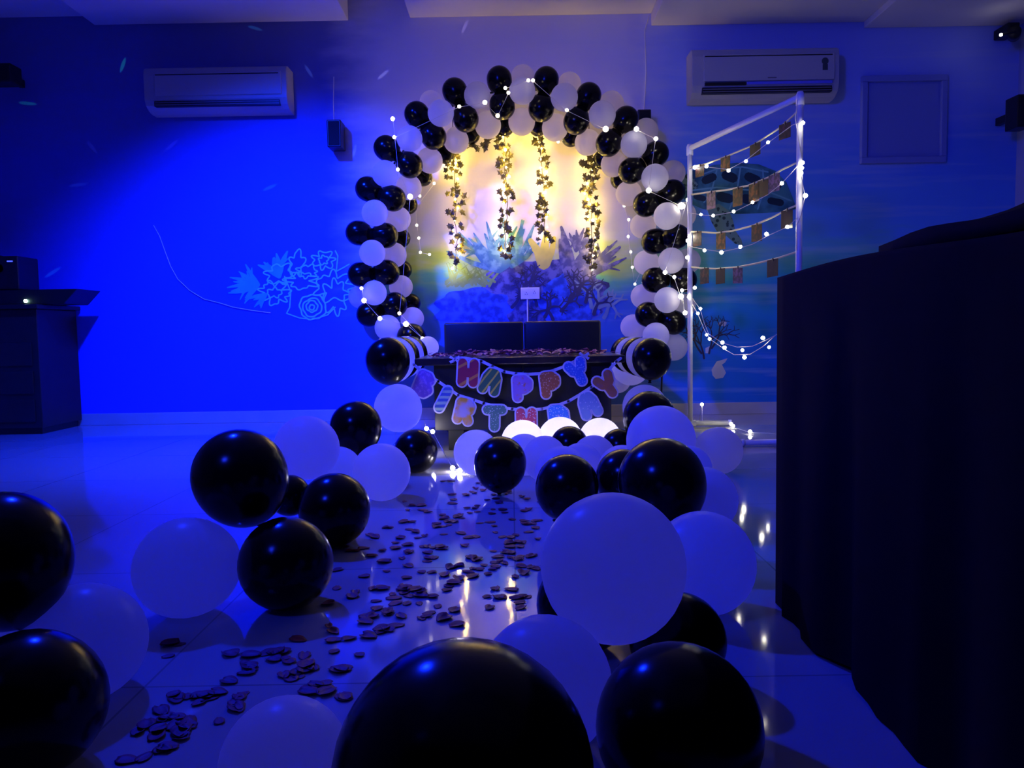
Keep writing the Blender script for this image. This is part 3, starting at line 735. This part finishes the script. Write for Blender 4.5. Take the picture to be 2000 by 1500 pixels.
twn = [[(1345,327),(1380,320),(1420,305),(1470,284),(1520,252),(1550,225),(1562,212)],
       [(1345,381),(1380,376),(1420,371),(1460,363),(1500,347),(1530,330),(1562,315)],
       [(1345,452),(1365,453),(1400,455),(1430,451),(1470,441),(1510,424),(1540,408),(1562,398)],
       [(1345,521),(1370,524),(1400,525),(1440,522),(1480,514),(1520,504),(1562,490)]]
rown = ['top', 'second', 'third', 'lowest']
for tp, rn in zip(twn, rown):
    tag(MB().tube([onrack(x, y) for x, y in tp], .0062, 6).build('twine_line', M_twine, smooth=True), 'yellowish twine of the %s photo row on the white rack' % rn, 'twine', 'photo twines')
ph_cols = [pattern('photo_dusk', (.003,.002,.003), (.10,.024,.006), 'noise', 38, .53), pattern('photo_plum', (.012,.003,.008), (.09,.02,.04), 'noise', 44, .52), pattern('photo_sepia', (.006,.002,.001), (.20,.06,.012), 'noise', 30, .53),
           pattern('photo_night', (.002,.002,.004), (.012,.007,.01), 'noise', 30, .55), pattern('photo_violet', (.02,.008,.05), (.14,.07,.2), 'noise', 40, .5)]
photos = [[(1367,327,13,28,1),(1417,316,16,34,2),(1475,287,18,36,3),(1533,248,20,44,1)],
          [(1389,392,15,32,4),(1441,386,17,33,0),(1473,375,17,36,2),(1490,368,14,32,3),(1512,357,20,34,4)],
          [(1362,467,13,28,1),(1408,470,16,32,2),(1478,454,18,34,0),(1537,427,26,36,3)],
          [(1376,539,14,31,0),(1407,539,15,31,3),(1441,537,17,31,4),(1509,523,20,36,3)]]
cl = ['dusky', 'plum-toned', 'sepia', 'near-black', 'violet']
for row, rn, tp in zip(photos, rown, twn):
    for k, (px_, py_, w_, h_, ci) in enumerate(row):
        c = onrack(px_, py_, .007)
        top = None
        for (x0, y0), (x1, y1) in zip(tp, tp[1:]):
            if x0 <= px_ <= x1: top = onrack(px_, y0 + (y1 - y0) * (px_ - x0) / (x1 - x0), .007)
        hh = h_ * c.y / FPX; along = HX.normalized(); ww = .10
        zt = top.z - .002 if top else c.z + hh / 2
        zb = min(c.z - hh / 2, zt - .08)
        p = empty('photo_print', (c.x, c.y, zt), '%s photo print, %s one from the far post in the %s row' % (cl[ci], ORD[k + 1], rn), 'photo', 'photo prints on the rack')
        q = c.copy(); q.z = 0; tilt = random.uniform(-.006, .006)
        a_, b2 = q - along * ww / 2, q + along * ww / 2
        MB().prism([a_ + Vector((0, 0, zt)), b2 + Vector((0, 0, zt + tilt)), b2 + Vector((0, 0, zb + tilt)), a_ + Vector((0, 0, zb))], RN * .0015).build('picture_sheet', ph_cols[ci], p)
        MB().box((c.x - .003, c.y - .008, zt - .010), (c.x + .003, c.y + .003, zt + .010)).build('peg', M_wood, p)
rack_l = [
 ('fairy light string across the rack at its top photo row', [(1357,327),(1380,325),(1423,333),(1457,315),(1500,278),(1568,240)], [(1345,330),(1357,328),(1380,326),(1423,331),(1457,313),(1500,279),(1548,244),(1568,238)]),
 ('fairy light string sagging below the second photo row of the rack', [(1369,419),(1393,421),(1433,413),(1470,395),(1527,358)], [(1345,415),(1369,420),(1393,421),(1433,414),(1470,396),(1500,380),(1527,358),(1560,322)]),
 ('fairy light string sagging below the third photo row of the rack', [(1376,489),(1409,493),(1446,482),(1497,457),(1538,443)], [(1345,481),(1376,487),(1409,492),(1446,484),(1470,477),(1497,462),(1538,443),(1558,425)]),
 ('fairy light string wound down the near post of the rack', [(1567,318),(1566,328),(1565,338),(1573,382)], [(1558,195),(1553,230),(1560,275),(1567,318),(1565,345),(1572,382),(1565,420),(1556,440),(1556,490)]),
 ('fairy light string wound down the far post of the rack', [(1347,462),(1343,470),(1342,503),(1345,580)], [(1347,300),(1345,400),(1347,462),(1343,503),(1345,580),(1343,640),(1347,700)]),
 ('fairy light loop drooping low behind the rack', [(1368,603),(1363,612),(1380,654),(1411,669),(1450,684),(1490,660)], [(1350,580),(1368,604),(1375,630),(1384,652),(1411,670),(1440,678),(1470,676),(1495,665),(1520,652)]),
 ('second fairy light loop drooping just under the other', [(1386,662),(1415,679),(1454,698),(1502,678)], [(1350,590),(1363,613),(1376,645),(1386,662),(1415,682),(1434,693),(1465,692),(1490,677),(1520,650)]),
]
for lab, bp, wp in rack_l:
    big = 'near post' in lab
    pts = [onrack(x, y, (-.07 if 'second' in lab else -.03) if 'droop' in lab else .024) for x, y in bp]
    string_light(lab, [(p, .0115 * random.uniform(.85, 1.2)) for p in pts], [onrack(x, y, (-.07 if 'second' in lab else -.03) if 'droop' in lab else .024) for x, y in wp], M_cool, wr=.0022, group='fairy lights on the rack')
# lights trailing on the floor
def floorpt(x, y, z=.02): return ground(x, y, z)
fl = [at(1371, 790, 6.1), at(1432, 832, 5.6), at(1428, 828, 5.62), at(1465, 843, 5.3)]
fp = [at(1366, 822, 6.15), at(1371, 790, 6.1), at(1372, 828, 6.0), at(1400, 836, 5.7), at(1432, 834, 5.6), at(1465, 845, 5.3), at(1500, 846, 5.2), at(1520, 848, 5.2)]
string_light('fairy light string trailing over the floor at the rack foot', fl, fp, M_cool, .013, wr=.002, group='fairy lights on the floor')
b3 = [at(833, 837, 4.72), at(845, 843, 4.66), floorpt(884, 914), floorpt(898, 919)]
b3 = [(q, .013) for q in b3]
string_light('bright fairy light bundle on the floor at the petal trail head', b3, [at(828, 820, 4.73)] + [q[0] for q in b3] + [floorpt(915, 905)], M_bundle, .010, wr=.002, group='fairy lights on the floor')
# ------------------------------------------------------------------ air conditioners
def ac_unit(x0, x1, ztop, zbot, label, ledge, sticker):
    D = .21; y0 = WALL_Y - D
    root = empty('air_conditioner', ((x0 + x1) / 2, WALL_Y, zbot), label, 'air conditioner', 'wall air conditioners')
    H = ztop - zbot
    prof = [(WALL_Y - .002, ztop), (y0 + .05, ztop), (y0 + .012, ztop - .02), (y0, ztop - .07), (y0, zbot + H * .25), (y0 + .02, zbot + H * .12), (y0 + .07, zbot + .012), (y0 + .12, zbot), (WALL_Y - .002, zbot)]
    MB().prism([(x0, y, z) for y, z in prof], (x1 - x0, 0, 0)).build('body', M_acw, root, bevel=.004)
    box('front_panel', (x0 + .09, y0 - .012, zbot + H * .32), (x1 - .04, y0 + .004, ztop - .055), M_acw, root, .006)
    box('panel_groove', (x0 + .10, y0 - .0135, ztop - .078), (x1 - .06, y0 - .011, ztop - .07), M_dark, root)
    # outlet: dark slot with two louvres
    m = MB().box((x0 + .08, y0 - .004, zbot + H * .09), (x1 - .06, y0 + .05, zbot + H * .205)); m.build('air_outlet', M_dark, root)
    for f in (.11, .16):
        MB().box((x0 + .085, y0 - .008, zbot + H * f), (x1 - .065, y0 + .004, zbot + H * f + .007)).build('louvre', pbr('louvre_grey', (.16,.16,.17), .5), root)
    if ledge:
        w_ = x1 - x0
        box('display_strip', (x0 + .1, y0 - .016, zbot + H * .24), (x0 + .1 + w_ * .28, y0 + .002, zbot + H * .30), M_dark, root, .002)
        box('trim_strip', (x0 + .1 + w_ * .285, y0 - .016, zbot + H * .245), (x1 - .06, y0 + .002, zbot + H * .30), pbr('blue_strip', (.12,.14,.75), .2), root, .002)
        MB().box((x0 + w_ * .51, y0 - .0125, zbot + H * .365), (x0 + w_ * .57, y0 - .0117, zbot + H * .385)).build('name_badge', pbr('badge_grey', (.1,.1,.12), .4), root)
        c = Vector((x1 - .12, y0 - .012, ztop - .125))
        MB().prism([(c.x + .028 * math.cos(i * .3927), c.y, c.z + .028 * math.sin(i * .3927)) for i in range(16)], (0, -.001, 0)).box((c.x - .02, c.y - .001, c.z - .07), (c.x + .022, c.y, c.z - .024)).build('rating_sticker', pbr('sticker', (.03,.05,.06), .5), root)
Yf = WALL_Y - .21
a, b_ = at(1352, 195, Yf), at(1640, 90, Yf); a2 = at(1352, 92, Yf)
ac_unit(a.x, b_.x, (a2.z + b_.z) / 2, (a.z + at(1640, 184, Yf).z) / 2, 'white air conditioner with a dark strip on the wall above the photo rack', True, True)
a, b_ = at(283, 216, Yf), at(558, 124, Yf)
ac_unit(a.x, b_.x, (b_.z + at(283, 130, Yf).z) / 2, (a.z + at(558, 212, Yf).z) / 2, 'blue-lit air conditioner high on the wall above the glowing coral', False, False)

# speakers, cables, panel, camera
def wall_box_speaker(px0, py0, px1, py1, Y, depth, label, cable=None):
    a, b_ = at(px0, py1, Y), at(px1, py0, Y)
    root = empty('wall_speaker', ((a.x + b_.x) / 2, Y + depth, a.z), label, 'speaker', 'wall speakers')
    box('cabinet', (a.x, Y, a.z), (b_.x, Y + depth, b_.z), M_dark, root, .008)
    box('grille', (a.x + .012, Y - .006, a.z + .012), (b_.x - .012, Y + .002, b_.z - .012), pbr('speaker_grille', (.003,.003,.003), .8), root, .004)
    box('bracket', ((a.x + b_.x) / 2 - .02, Y + depth - .002, (a.z + b_.z) / 2 - .03), ((a.x + b_.x) / 2 + .02, max(Y + depth + .01, WALL_Y) if Y > 6 else Y + depth + .02, (a.z + b_.z) / 2 + .03), M_dark, root)
    if cable:
        MB().tube([at(x, y, WALL_Y - .006) for x, y in cable], .0035, 6).build('cable', M_wire, root)
    return root
wall_box_speaker(639, 233, 665, 287, 6.36, .17, 'black box speaker on the wall between the air conditioner and the arch', [(652,150),(651,200),(652,236)])
wall_box_speaker(1246, 213, 1272, 262, 6.36, .17, 'black box speaker mostly hidden behind the arch below the ceiling corner', [(1268,30),(1259,60),(1262,140),(1258,216)])
wall_box_speaker(1987, 183, 2020, 248, 6.2, .16, 'black speaker high at the far dark corner below the security camera')
wall_box_speaker(-25, 122, 19, 160, 6.25, .15, 'black speaker high at the dark corner over the counter')
# recessed panel on the wall
a, b_ = at(1680, 320, WALL_Y - .02), at(1850, 146, WALL_Y - .02)
root = empty('wall_panel', ((a.x + b_.x) / 2, WALL_Y, a.z), 'square blue-painted framed panel on the wall past the rack', 'wall panel')
Mp = pbr('panel_paint', (.18,.23,.52), .55)
fw = .05
for (x0, z0, x1, z1) in ((a.x, a.z, b_.x, a.z + fw), (a.x, b_.z - fw, b_.x, b_.z), (a.x, a.z + fw, a.x + fw, b_.z - fw), (b_.x - fw, a.z + fw, b_.x, b_.z - fw)):
    box('panel_frame', (x0, WALL_Y - .04, z0), (x1, WALL_Y, z1), Mp, root, .006)
box('infill', (a.x + fw, WALL_Y - .014, a.z + fw), (b_.x - fw, WALL_Y, b_.z - fw), Mp, root)
c = at(1972, 72, 6.35)
root = empty('security_camera', (c.x, 6.4, c.z + .1), 'dark security camera with a bright light at the ceiling corner', 'security camera')
box('camera_mount', (c.x - .01, 6.36, c.z + .04), (c.x + .09, WALL_Y, c.z + .12), M_dark, root, .01)
MB().tube([(c.x + .08, 6.42, c.z + .03), (c.x - .03, 6.24, c.z + .0)], [.045, .045], 16).build('camera_body', M_dark, root, True)
p = at(1955, 68, 6.22)
o = bpy.data.objects.new('indicator_light', bulb_mesh(M_cool, .012)); C.objects.link(o); o.parent = root; o.location = p - root.location
MB().tube([(c.x - .028, 6.243, c.z), p + Vector((0, .006, 0))], .01, 8).build('light_stalk', M_dark, root)

# drooping wire on the blue wall
tag(MB().tube([at(x, y, WALL_Y - .01) for x, y in ((300,440),(312,462),(322,490),(333,520),(347,545),(370,567),(398,584),(430,592),(455,600),(490,606),(528,611))], .0035, 6).build('wall_wire', M_wire, smooth=True),
    'thin pale wire drooping across the blue wall beside the glowing coral', 'wire')

# ------------------------------------------------------------------ counter with sound gear
cx = at(150, 700, 6.5).x; cyf = 5.98
cab = empty('bar_counter', (-4.0, 6.2, 0), 'dark counter cabinet against the blue wall at the room corner', 'counter')
box('cabinet_body', (XL + .01, cyf, .05), (cx, WALL_Y - .02, .98), M_wood, cab, .006)
box('plinth', (XL + .01, cyf + .04, 0), (cx - .03, WALL_Y - .03, .05), M_dark, cab)
for k in range(1, 4):
    box('front_board', (XL + .03, cyf - .012, .10 + .22 * (k - 1)), (cx - .05, cyf + .001, .28 + .22 * (k - 1)), M_wood, cab, .004)
box('counter_top', (XL + .01, cyf - .05, .98), (cx + .04, WALL_Y - .02, 1.015), M_wood, cab, .006)
mx_x = at(178, 570, 6.2).x
mix = empty('mixing_desk', (-4.0, 6.15, 1.015), 'low black sound desk with a small green-white light on the counter', 'sound mixer')
MB().prism([(XL + .03, 6.0, 1.016), (mx_x - .11, 6.0, 1.016), (mx_x, 6.0, 1.13), (XL + .03, 6.0, 1.13)], (0, .35, 0)).build('desk_body', M_dark, mix, bevel=.006)
p = at(50, 588, 5.99)
o = bpy.data.objects.new('lamp_lens', bulb_mesh(glow('green_white_lens', (.55, 1.0, .75), 14), .014)); C.objects.link(o); o.parent = mix; o.location = p - mix.location
sp = empty('floor_speaker', (-4.1, 6.1, 1.13), 'black loudspeaker standing on the sound desk at the picture edge', 'speaker')
a = at(36, 500, 6.05)
box('cabinet', (XL + .04, 6.03, 1.131), (a.x, 6.3, a.z), M_dark, sp, .01)
MB().lathe([(.03, 0), (.09, -.012), (.1, 0)], 24, Matrix.Translation((a.x - .14, 6.028, 1.3)) @ Matrix.Rotation(R(90), 4, 'X')).build('woofer', M_dark, sp)
p = at(18, 510, 6.02)
box('glow_bar', (p.x - .02, 6.022, p.z - .004), (p.x + .02, 6.031, p.z + .004), glow('blue_glow', (.05, .08, 1.0), 2.5), sp)  # small bar of glowing blue on the speaker front

# ------------------------------------------------------------------ cloth-covered counter close by
def draped(name, x0, x1, y0, y1, h, label, seed, cat):
    """box covered by a hanging cloth: rounded top edge, folds that deepen toward the hem"""
    rnd = random.Random(seed); m = MB(); nx, nz = 120, 26
    ph = [rnd.uniform(0, 6.28) for _ in range(6)]
    per = []; L = [(x0, y0), (x1, y0), (x1, y1), (x0, y1)]
    tot = 2 * ((x1 - x0) + (y1 - y0)); rr = .012
    for i in range(nx):
        s = i / nx * tot; k = 0
        for (ax, ay), (bx, by) in zip(L, L[1:] + L[:1]):
            l = math.hypot(bx - ax, by - ay)
            if s <= l + 1e-9:
                t = s / l; per.append((ax + (bx - ax) * t, ay + (by - ay) * t, (by - ay) / l, -(bx - ax) / l)); break
            s -= l
    vs = []
    for j in range(nz):
        t = (j / (nz - 1)) ** 1.8
        for i, (x, y, nx_, ny_) in enumerate(per):
            u = i / nx * tot
            f = .012 * math.sin(u * 17 + ph[0]) + .010 * math.sin(u * 29 + ph[1]) + .006 * math.sin(u * 47 + ph[2])
            off = t ** .8 * (.012 + f) + (.004 if t > .0 else 0)
            z = h * (1 - t) + .004 - (rr * (1 - math.cos(min(t * 30, 1) * 1.57)) if j else 0)
            inset = -.008 if j == 0 else 0
            z += .008 * math.sin(u * 5 + ph[3]) * (1 - t) + (.012 * (math.sin(u * 9 + ph[4]) + 1) * t if t > .9 else 0)
            vs.append((x + nx_ * (off + inset), y + ny_ * (off + inset), max(z, .002)))
    fs = [(j*nx + i, j*nx + (i+1) % nx, (j+1)*nx + (i+1) % nx, (j+1)*nx + i) for j in range(nz - 1) for i in range(nx)]
    c = len(vs); vs.append(((x0 + x1) / 2, (y0 + y1) / 2, h + .004)); fs += [(c, (i + 1) % nx, i) for i in range(nx)]
    m.add(vs, fs)
    root = empty(name, ((x0 + x1) / 2, (y0 + y1) / 2, 0), label, cat)
    m.build('hanging_cloth', M_cloth, root, True)
    box('carcass', (x0 + .03, y0 + .03, .0), (x1 - .03, y1 - .03, h - .035), M_wood, root)
    return root
pc = ground(1535, 1175); 
ctop = at(1518, 541, pc.y).z
draped('covered_counter', pc.x - .03, pc.x + 1.25, .45, pc.y, ctop, 'tall counter draped to the floor in near-black cloth beside the balloons', 3, 'counter')
hp = [at(x, y, 1.25) for x, y in ((1735, 497), (1800, 455), (1900, 420), (2010, 370))]
m = MB(); rb = random.Random(4)
nx, ny = 28, 18; vs = []
X0, X1, Y0_, Y1_ = pc.x - .012, pc.x + 1.2, .5, 1.52
for j in range(ny):
    for i in range(nx):
        u, v = i / (nx - 1), j / (ny - 1)
        e = min(1, u * 3.2, (1 - u) * 5, v * 5, (1 - v) * 5)
        e = .32 + .68 * e * e * (3 - 2 * e); z = ctop + .012 + e * (.05 + .24 * min(1, u * 1.8) + .02 * math.sin(u * 14 + 3 * v) + .018 * math.sin(v * 17 + 4 * u))
        vs.append((X0 + (X1 - X0) * u, Y0_ + (Y1_ - Y0_) * v, z))
n = len(vs); vs += [(x, y, ctop + .001) for x, y, z in vs]
fs = [(j*nx + i, j*nx + i + 1, (j+1)*nx + i + 1, (j+1)*nx + i) for j in range(ny - 1) for i in range(nx - 1)]
fs += [tuple(n + k for k in reversed(f)) for f in fs]
rim = [i for i in range(nx)] + [j*nx + nx - 1 for j in range(1, ny)] + [(ny-1)*nx + i for i in range(nx - 2, -1, -1)] + [j*nx for j in range(ny - 2, 0, -1)]
fs += [(rim[k], rim[(k+1) % len(rim)], n + rim[(k+1) % len(rim)], n + rim[k]) for k in range(len(rim))]
m.add(vs, fs)
tag(m.build('cloth_bundle', M_cloth, smooth=True), 'heap of black cloth lying on top of the draped counter', 'cloth')

# ------------------------------------------------------------------ figures painted on the mural (flat paint on the wall)
PY = WALL_Y - .0005
paintn = [0]
def paint(name, mat, polys=(), strokes=()):
    """polys: pixel outlines; strokes: (points, width px or list) laid as one coat of paint"""
    m = MB(); paintn[0] += 1
    y = PY - .0012 * paintn[0] * .25
    k = 0
    for poly in polys:
        m.prism([at(x, yy, y) for x, yy in poly], (0, WALL_Y - y - .0001, 0))
    for pts, wd in strokes:
        P = [at(x, yy, y) for x, yy in pts]
        ws = wd if isinstance(wd, (list, tuple)) else [wd] * len(P)
        ws = [q * WALL_Y / FPX / 2 for q in ws]
        for (p, q, a_, b2) in zip(P, P[1:], ws, ws[1:]):
            if (q - p).length < 1e-6: continue
            t = (q - p).normalized(); nn = Vector((-t.z, 0, t.x)); k += 1
            e = Vector((0, -k * 1e-6, 0))
            m.prism([p + nn * a_ + e, q + nn * b2 + e, q - nn * b2 + e, p - nn * a_ + e], (0, .0002, 0))
        for p, a_ in zip(P, ws):
            k += 1
            m.prism([(p.x + a_ * math.cos(i * .785), y - k * 1e-6, p.z + a_ * math.sin(i * .785)) for i in range(8)], (0, .0002, 0))
    return m.build(name, mat, wall_back)
def branch(x, y, ang, ln, wd, depth, rnd, spread=.6, out=None):
    if out is None: out = []
    pts = [(x, y)]
    a = ang
    for k in range(3):
        a += rnd.uniform(-.25, .25); x += ln / 3 * math.cos(a); y -= ln / 3 * math.sin(a); pts.append((x, y))
    out.append((pts, [wd, wd * .9, wd * .8, wd * .7]))
    if depth > 0:
        for s in rnd.choice(((-1, 1), (-1, 0, 1), (-1, 1))):
            branch(x, y, a + s * spread + rnd.uniform(-.2, .2), ln * rnd.uniform(.6, .85), wd * .7, depth - 1, rnd, spread, out)
    return out
def wobble(cx_, cy_, rx, ry, n, amp, rnd, k=7):
    hs = [(rnd.randint(2, max(3, k - 2)), rnd.uniform(.3, .7), rnd.uniform(0, 6.28)), (k, rnd.uniform(.6, 1), rnd.uniform(0, 6.28)), (k + rnd.randint(2, 5), rnd.uniform(.3, .7), rnd.uniform(0, 6.28))]
    out = []
    for i in range(n + 1):
        t = 2 * math.pi * i / n
        m_ = 1 + amp * sum(a_ * math.sin(f_ * t + p_) for f_, a_, p_ in hs)
        out.append((cx_ + rx * math.cos(t) * m_, cy_ + ry * math.sin(t) * m_))
    return out
rm = random.Random(33)
def burst(x, y, a0, a1, n, l0, l1, wd, rnd):
    out = []
    for k in range(n):
        a = a0 + (a1 - a0) * (k + rnd.random()) / n; l = rnd.uniform(l0, l1); b = rnd.uniform(-.35, .35)
        p1 = (x + l * .5 * math.cos(a), y - l * .5 * math.sin(a)); p2 = (p1[0] + l * .5 * math.cos(a + b), p1[1] - l * .5 * math.sin(a + b))
        out.append(([(x, y), ((x + p1[0]) / 2, (y + p1[1]) / 2), p1, ((p1[0] + p2[0]) / 2, (p1[1] + p2[1]) / 2), p2], [wd * .8, wd, wd * .95, wd * .75, wd * .3]))
        if rnd.random() < .7:
            a2 = a + rnd.choice((-.7, .7)); q = (p1[0] + l * .3 * math.cos(a2), p1[1] - l * .3 * math.sin(a2)); out.append(([p1, q], [wd * .7, 2]))
    return out
reefm = pattern('paint_reef', (.035,.04,.16), (.14,.15,.40), 'noise', 16, .5); slate = pattern('paint_slate', (.07,.08,.24), (.20,.20,.42), 'noise', 18, .55); teal = pattern('paint_teal', (.05,.18,.28), (.16,.36,.42), 'noise', 16, .52)
deep = pbr('paint_deep', (.03,.03,.09), .6); yell = pbr('paint_yellow', (.52,.5,.10), .6, noise=.3, scale=12); seab = pattern('paint_sea', (.015,.05,.34), (.05,.14,.70), 'noise', 13, .5)
greyc = pbr('paint_grey', (.22,.32,.36), .6, noise=.3, scale=12); grass = pbr('paint_grass', (.24,.40,.08), .6, noise=.4, scale=14)
lineb = pbr('paint_cyan', (.25,1.0,1.0), .5); cyan2 = pbr('paint_cyan_soft', (.08,.62,.9), .5, noise=.3, scale=10)
paint('mural_reef', reefm, [wobble(1065, 575, 125, 70, 60, .07, rm, 11)[:-1]])
paint('mural_sea_mound', seab, [wobble(925, 605, 75, 42, 48, .09, rm, 9)[:-1], wobble(1110, 590, 60, 52, 40, .08, rm, 9)[:-1]])
st = []
for k in range(26): st.append(([(870 + rm.uniform(0, 110), 560 - rm.uniform(0, 10)), (868 + rm.uniform(0, 120), 530 - rm.uniform(0, 18))], [5, 1.2]))
paint('mural_grass', grass, (), st)
st = burst(975, 530, .5, 2.9, 13, 50, 112, 10, rm) + burst(1000, 520, .6, 1.7, 5, 60, 100, 11, rm) + burst(960, 500, 1.2, 3.0, 6, 40, 70, 8, rm)
paint('mural_fan_coral', teal, (), st)
paint('mural_yellow_coral', yell, (), [([(1060, 515), (1050, 490), (1036, 470)], [22, 16, 10]), ([(1062, 515), (1064, 480), (1068, 455)], [24, 16, 10]), ([(1066, 515), (1078, 490), (1082, 465)], [18, 12, 8]), ([(1052,495),(1042,488)], [10, 7])])
st = burst(1120, 560, .7, 2.1, 8, 70, 120, 17, rm) + burst(1150, 540, .4, 1.8, 7, 40, 90, 9, rm) + burst(1125, 490, .8, 2.0, 5, 30, 55, 8, rm)
paint('mural_tall_coral', slate, (), st)
st = []
for k in range(11): branch(1000 + 16 * k, 600 - 25 * math.sin(k), rm.uniform(.6, 2.5), 22, 7, 3, rm, .75, st)
paint('mural_twig_coral', deep, (), st)
st = []
for x, y, a in ((1160, 610, 1.2), (1170, 600, .6), (1180, 620, .9), (1155, 600, 1.7)): branch(x, y, a, 26, 8, 2, rm, .6, st)
paint('mural_grey_coral', greyc, (), st)
# turtle swimming past the rack
shell_d = pattern('paint_shell', (.015,.09,.12), (.07,.27,.30), 'noise', 5, .52, .7); flip = pattern('paint_flipper', (.17,.30,.22), (.02,.06,.05), 'dots', 26, .36)
paint('mural_turtle_shell', shell_d, [[(1322,362),(1332,346),(1352,333),(1395,322),(1440,318),(1482,321),(1515,334),(1536,356),(1549,388),(1556,408),(1535,413),(1490,416),(1440,418),(1405,414),(1372,408),(1345,396),(1328,382)]])
paint('mural_turtle_flipper', flip, [[(1380,405),(1404,398),(1424,412),(1432,432),(1436,450),(1448,468),(1451,480),(1436,476),(1418,460),(1400,452),(1389,432)], [(1330,352),(1340,345),(1356,350),(1364,362),(1356,374),(1338,372)]])
paint('mural_shell_plates', pbr('paint_plate', (.16,.42,.44), .6), (), [([(1360,345),(1400,330),(1450,326),(1500,336)], 3), ([(1375,395),(1392,365),(1400,332)], 3), ([(1425,408),(1440,370),(1446,328)], 3), ([(1480,408),(1492,372),(1490,332)], 3), ([(1350,372),(1400,366),(1450,370),(1500,374),(1545,392)], 3)])
paint('mural_shell_marks', pbr('paint_shell_dark', (.008,.03,.04), .6), (), [([(1378,352),(1392,346)], 16), ([(1418,342),(1432,348)], 18), ([(1462,345),(1478,352)], 17), ([(1505,352),(1520,362)], 14), ([(1408,384),(1424,388)], 18), ([(1455,388),(1472,392)], 18), ([(1505,392),(1525,396)], 13), ([(1360,384),(1374,388)], 11)])
# bare patches and weed low on the wall
bare = pbr('bare_plaster', (.55,.55,.68), .7)
paint('mural_bare_patch', bare, [[(1390,722),(1400,706),(1421,700),(1416,708),(1410,712),(1418,728),(1412,738),(1398,740),(1392,733)], [(1402,632),(1412,626),(1420,630),(1416,637),(1404,636)], [(1378,680),(1386,676),(1384,690),(1378,690)]])
st = []
for x, y, a in ((1385, 690, 1.4), (1390, 680, 1.0), (1370, 690, 2.0), (1375, 700, 1.6)): branch(x, y, a, 28, 4, 3, rm, .6, st)
paint('mural_weed', deep, (), st)
# outlined coral on the blue wall
st = []
for (cx_, cy_, rx, ry, k_) in ((536,572,28,20,7),(536,572,13,9,5),(580,515,14,22,5),(632,508,20,16,7),(632,508,9,8,5),(590,548,26,16,7),(652,560,34,26,9),(655,580,24,30,8),(545,535,24,18,6),(600,530,18,12,7)):
    st.append((wobble(cx_, cy_, rx, ry, 90, .24, rm, k_), 2.9))
for rr in (25, 18, 11, 5): st.append((wobble(609 + rm.uniform(-2, 2), 600 + rm.uniform(-2, 2), rr, rr, 40, .06, rm, 4), 3.2))
st.append(([(560,612),(585,621),(610,624),(640,615),(655,600)], 2.4)); st.append(([(556,540),(568,570),(566,600),(560,612)], 2.6)); st.append(([(655,490),(660,500),(657,530),(672,522),(682,516)], 2.6))
paint('mural_coral_outline', lineb, (), st)
st = burst(505, 556, 2.2, 4.2, 9, 35, 62, 8, rm) + burst(545, 540, 1.3, 2.7, 7, 30, 55, 11, rm) + burst(520, 575, 3.2, 4.4, 4, 25, 45, 7, rm)
paint('mural_coral_fan', cyan2, (), st)

# moving dots of the party laser: narrow green and blue beams thrown on walls and floor
LZ = Vector((0.4, -0.8, 3.3))
for k, (px_, py_, ang, col, e) in enumerate(((240,127,70,(.05,1,.6),1),(54,202,-10,(.05,1,.5),.8),(527,366,20,(.05,.7,1),1),(603,139,-60,(.3,.5,1),.6),(748,146,38,(.4,.4,1),.6),(335,284,40,(.3,.3,1),.4),(692,295,75,(.3,.5,1),.6),
        (153,361,3,(.2,.4,1),.35),(180,288,-58,(.3,.3,1),.3),(103,532,28,(.1,.8,.9),.7),(498,55,-18,(.1,.6,1),.5),(908,52,65,(.5,.4,1),.5))):
    p = at(px_, py_, WALL_Y)
    o = lamp('laser_beam', 'SPOT', LZ, p, 900 * e, col, spot_size=R(.42), spot_blend=.6, shadow_soft_size=.001)
    o.rotation_euler = ((p - LZ).to_track_quat('-Z', 'Y') @ Quaternion((0, 0, 1), R(ang))).to_euler()
    o.scale = (1, .22, 1)
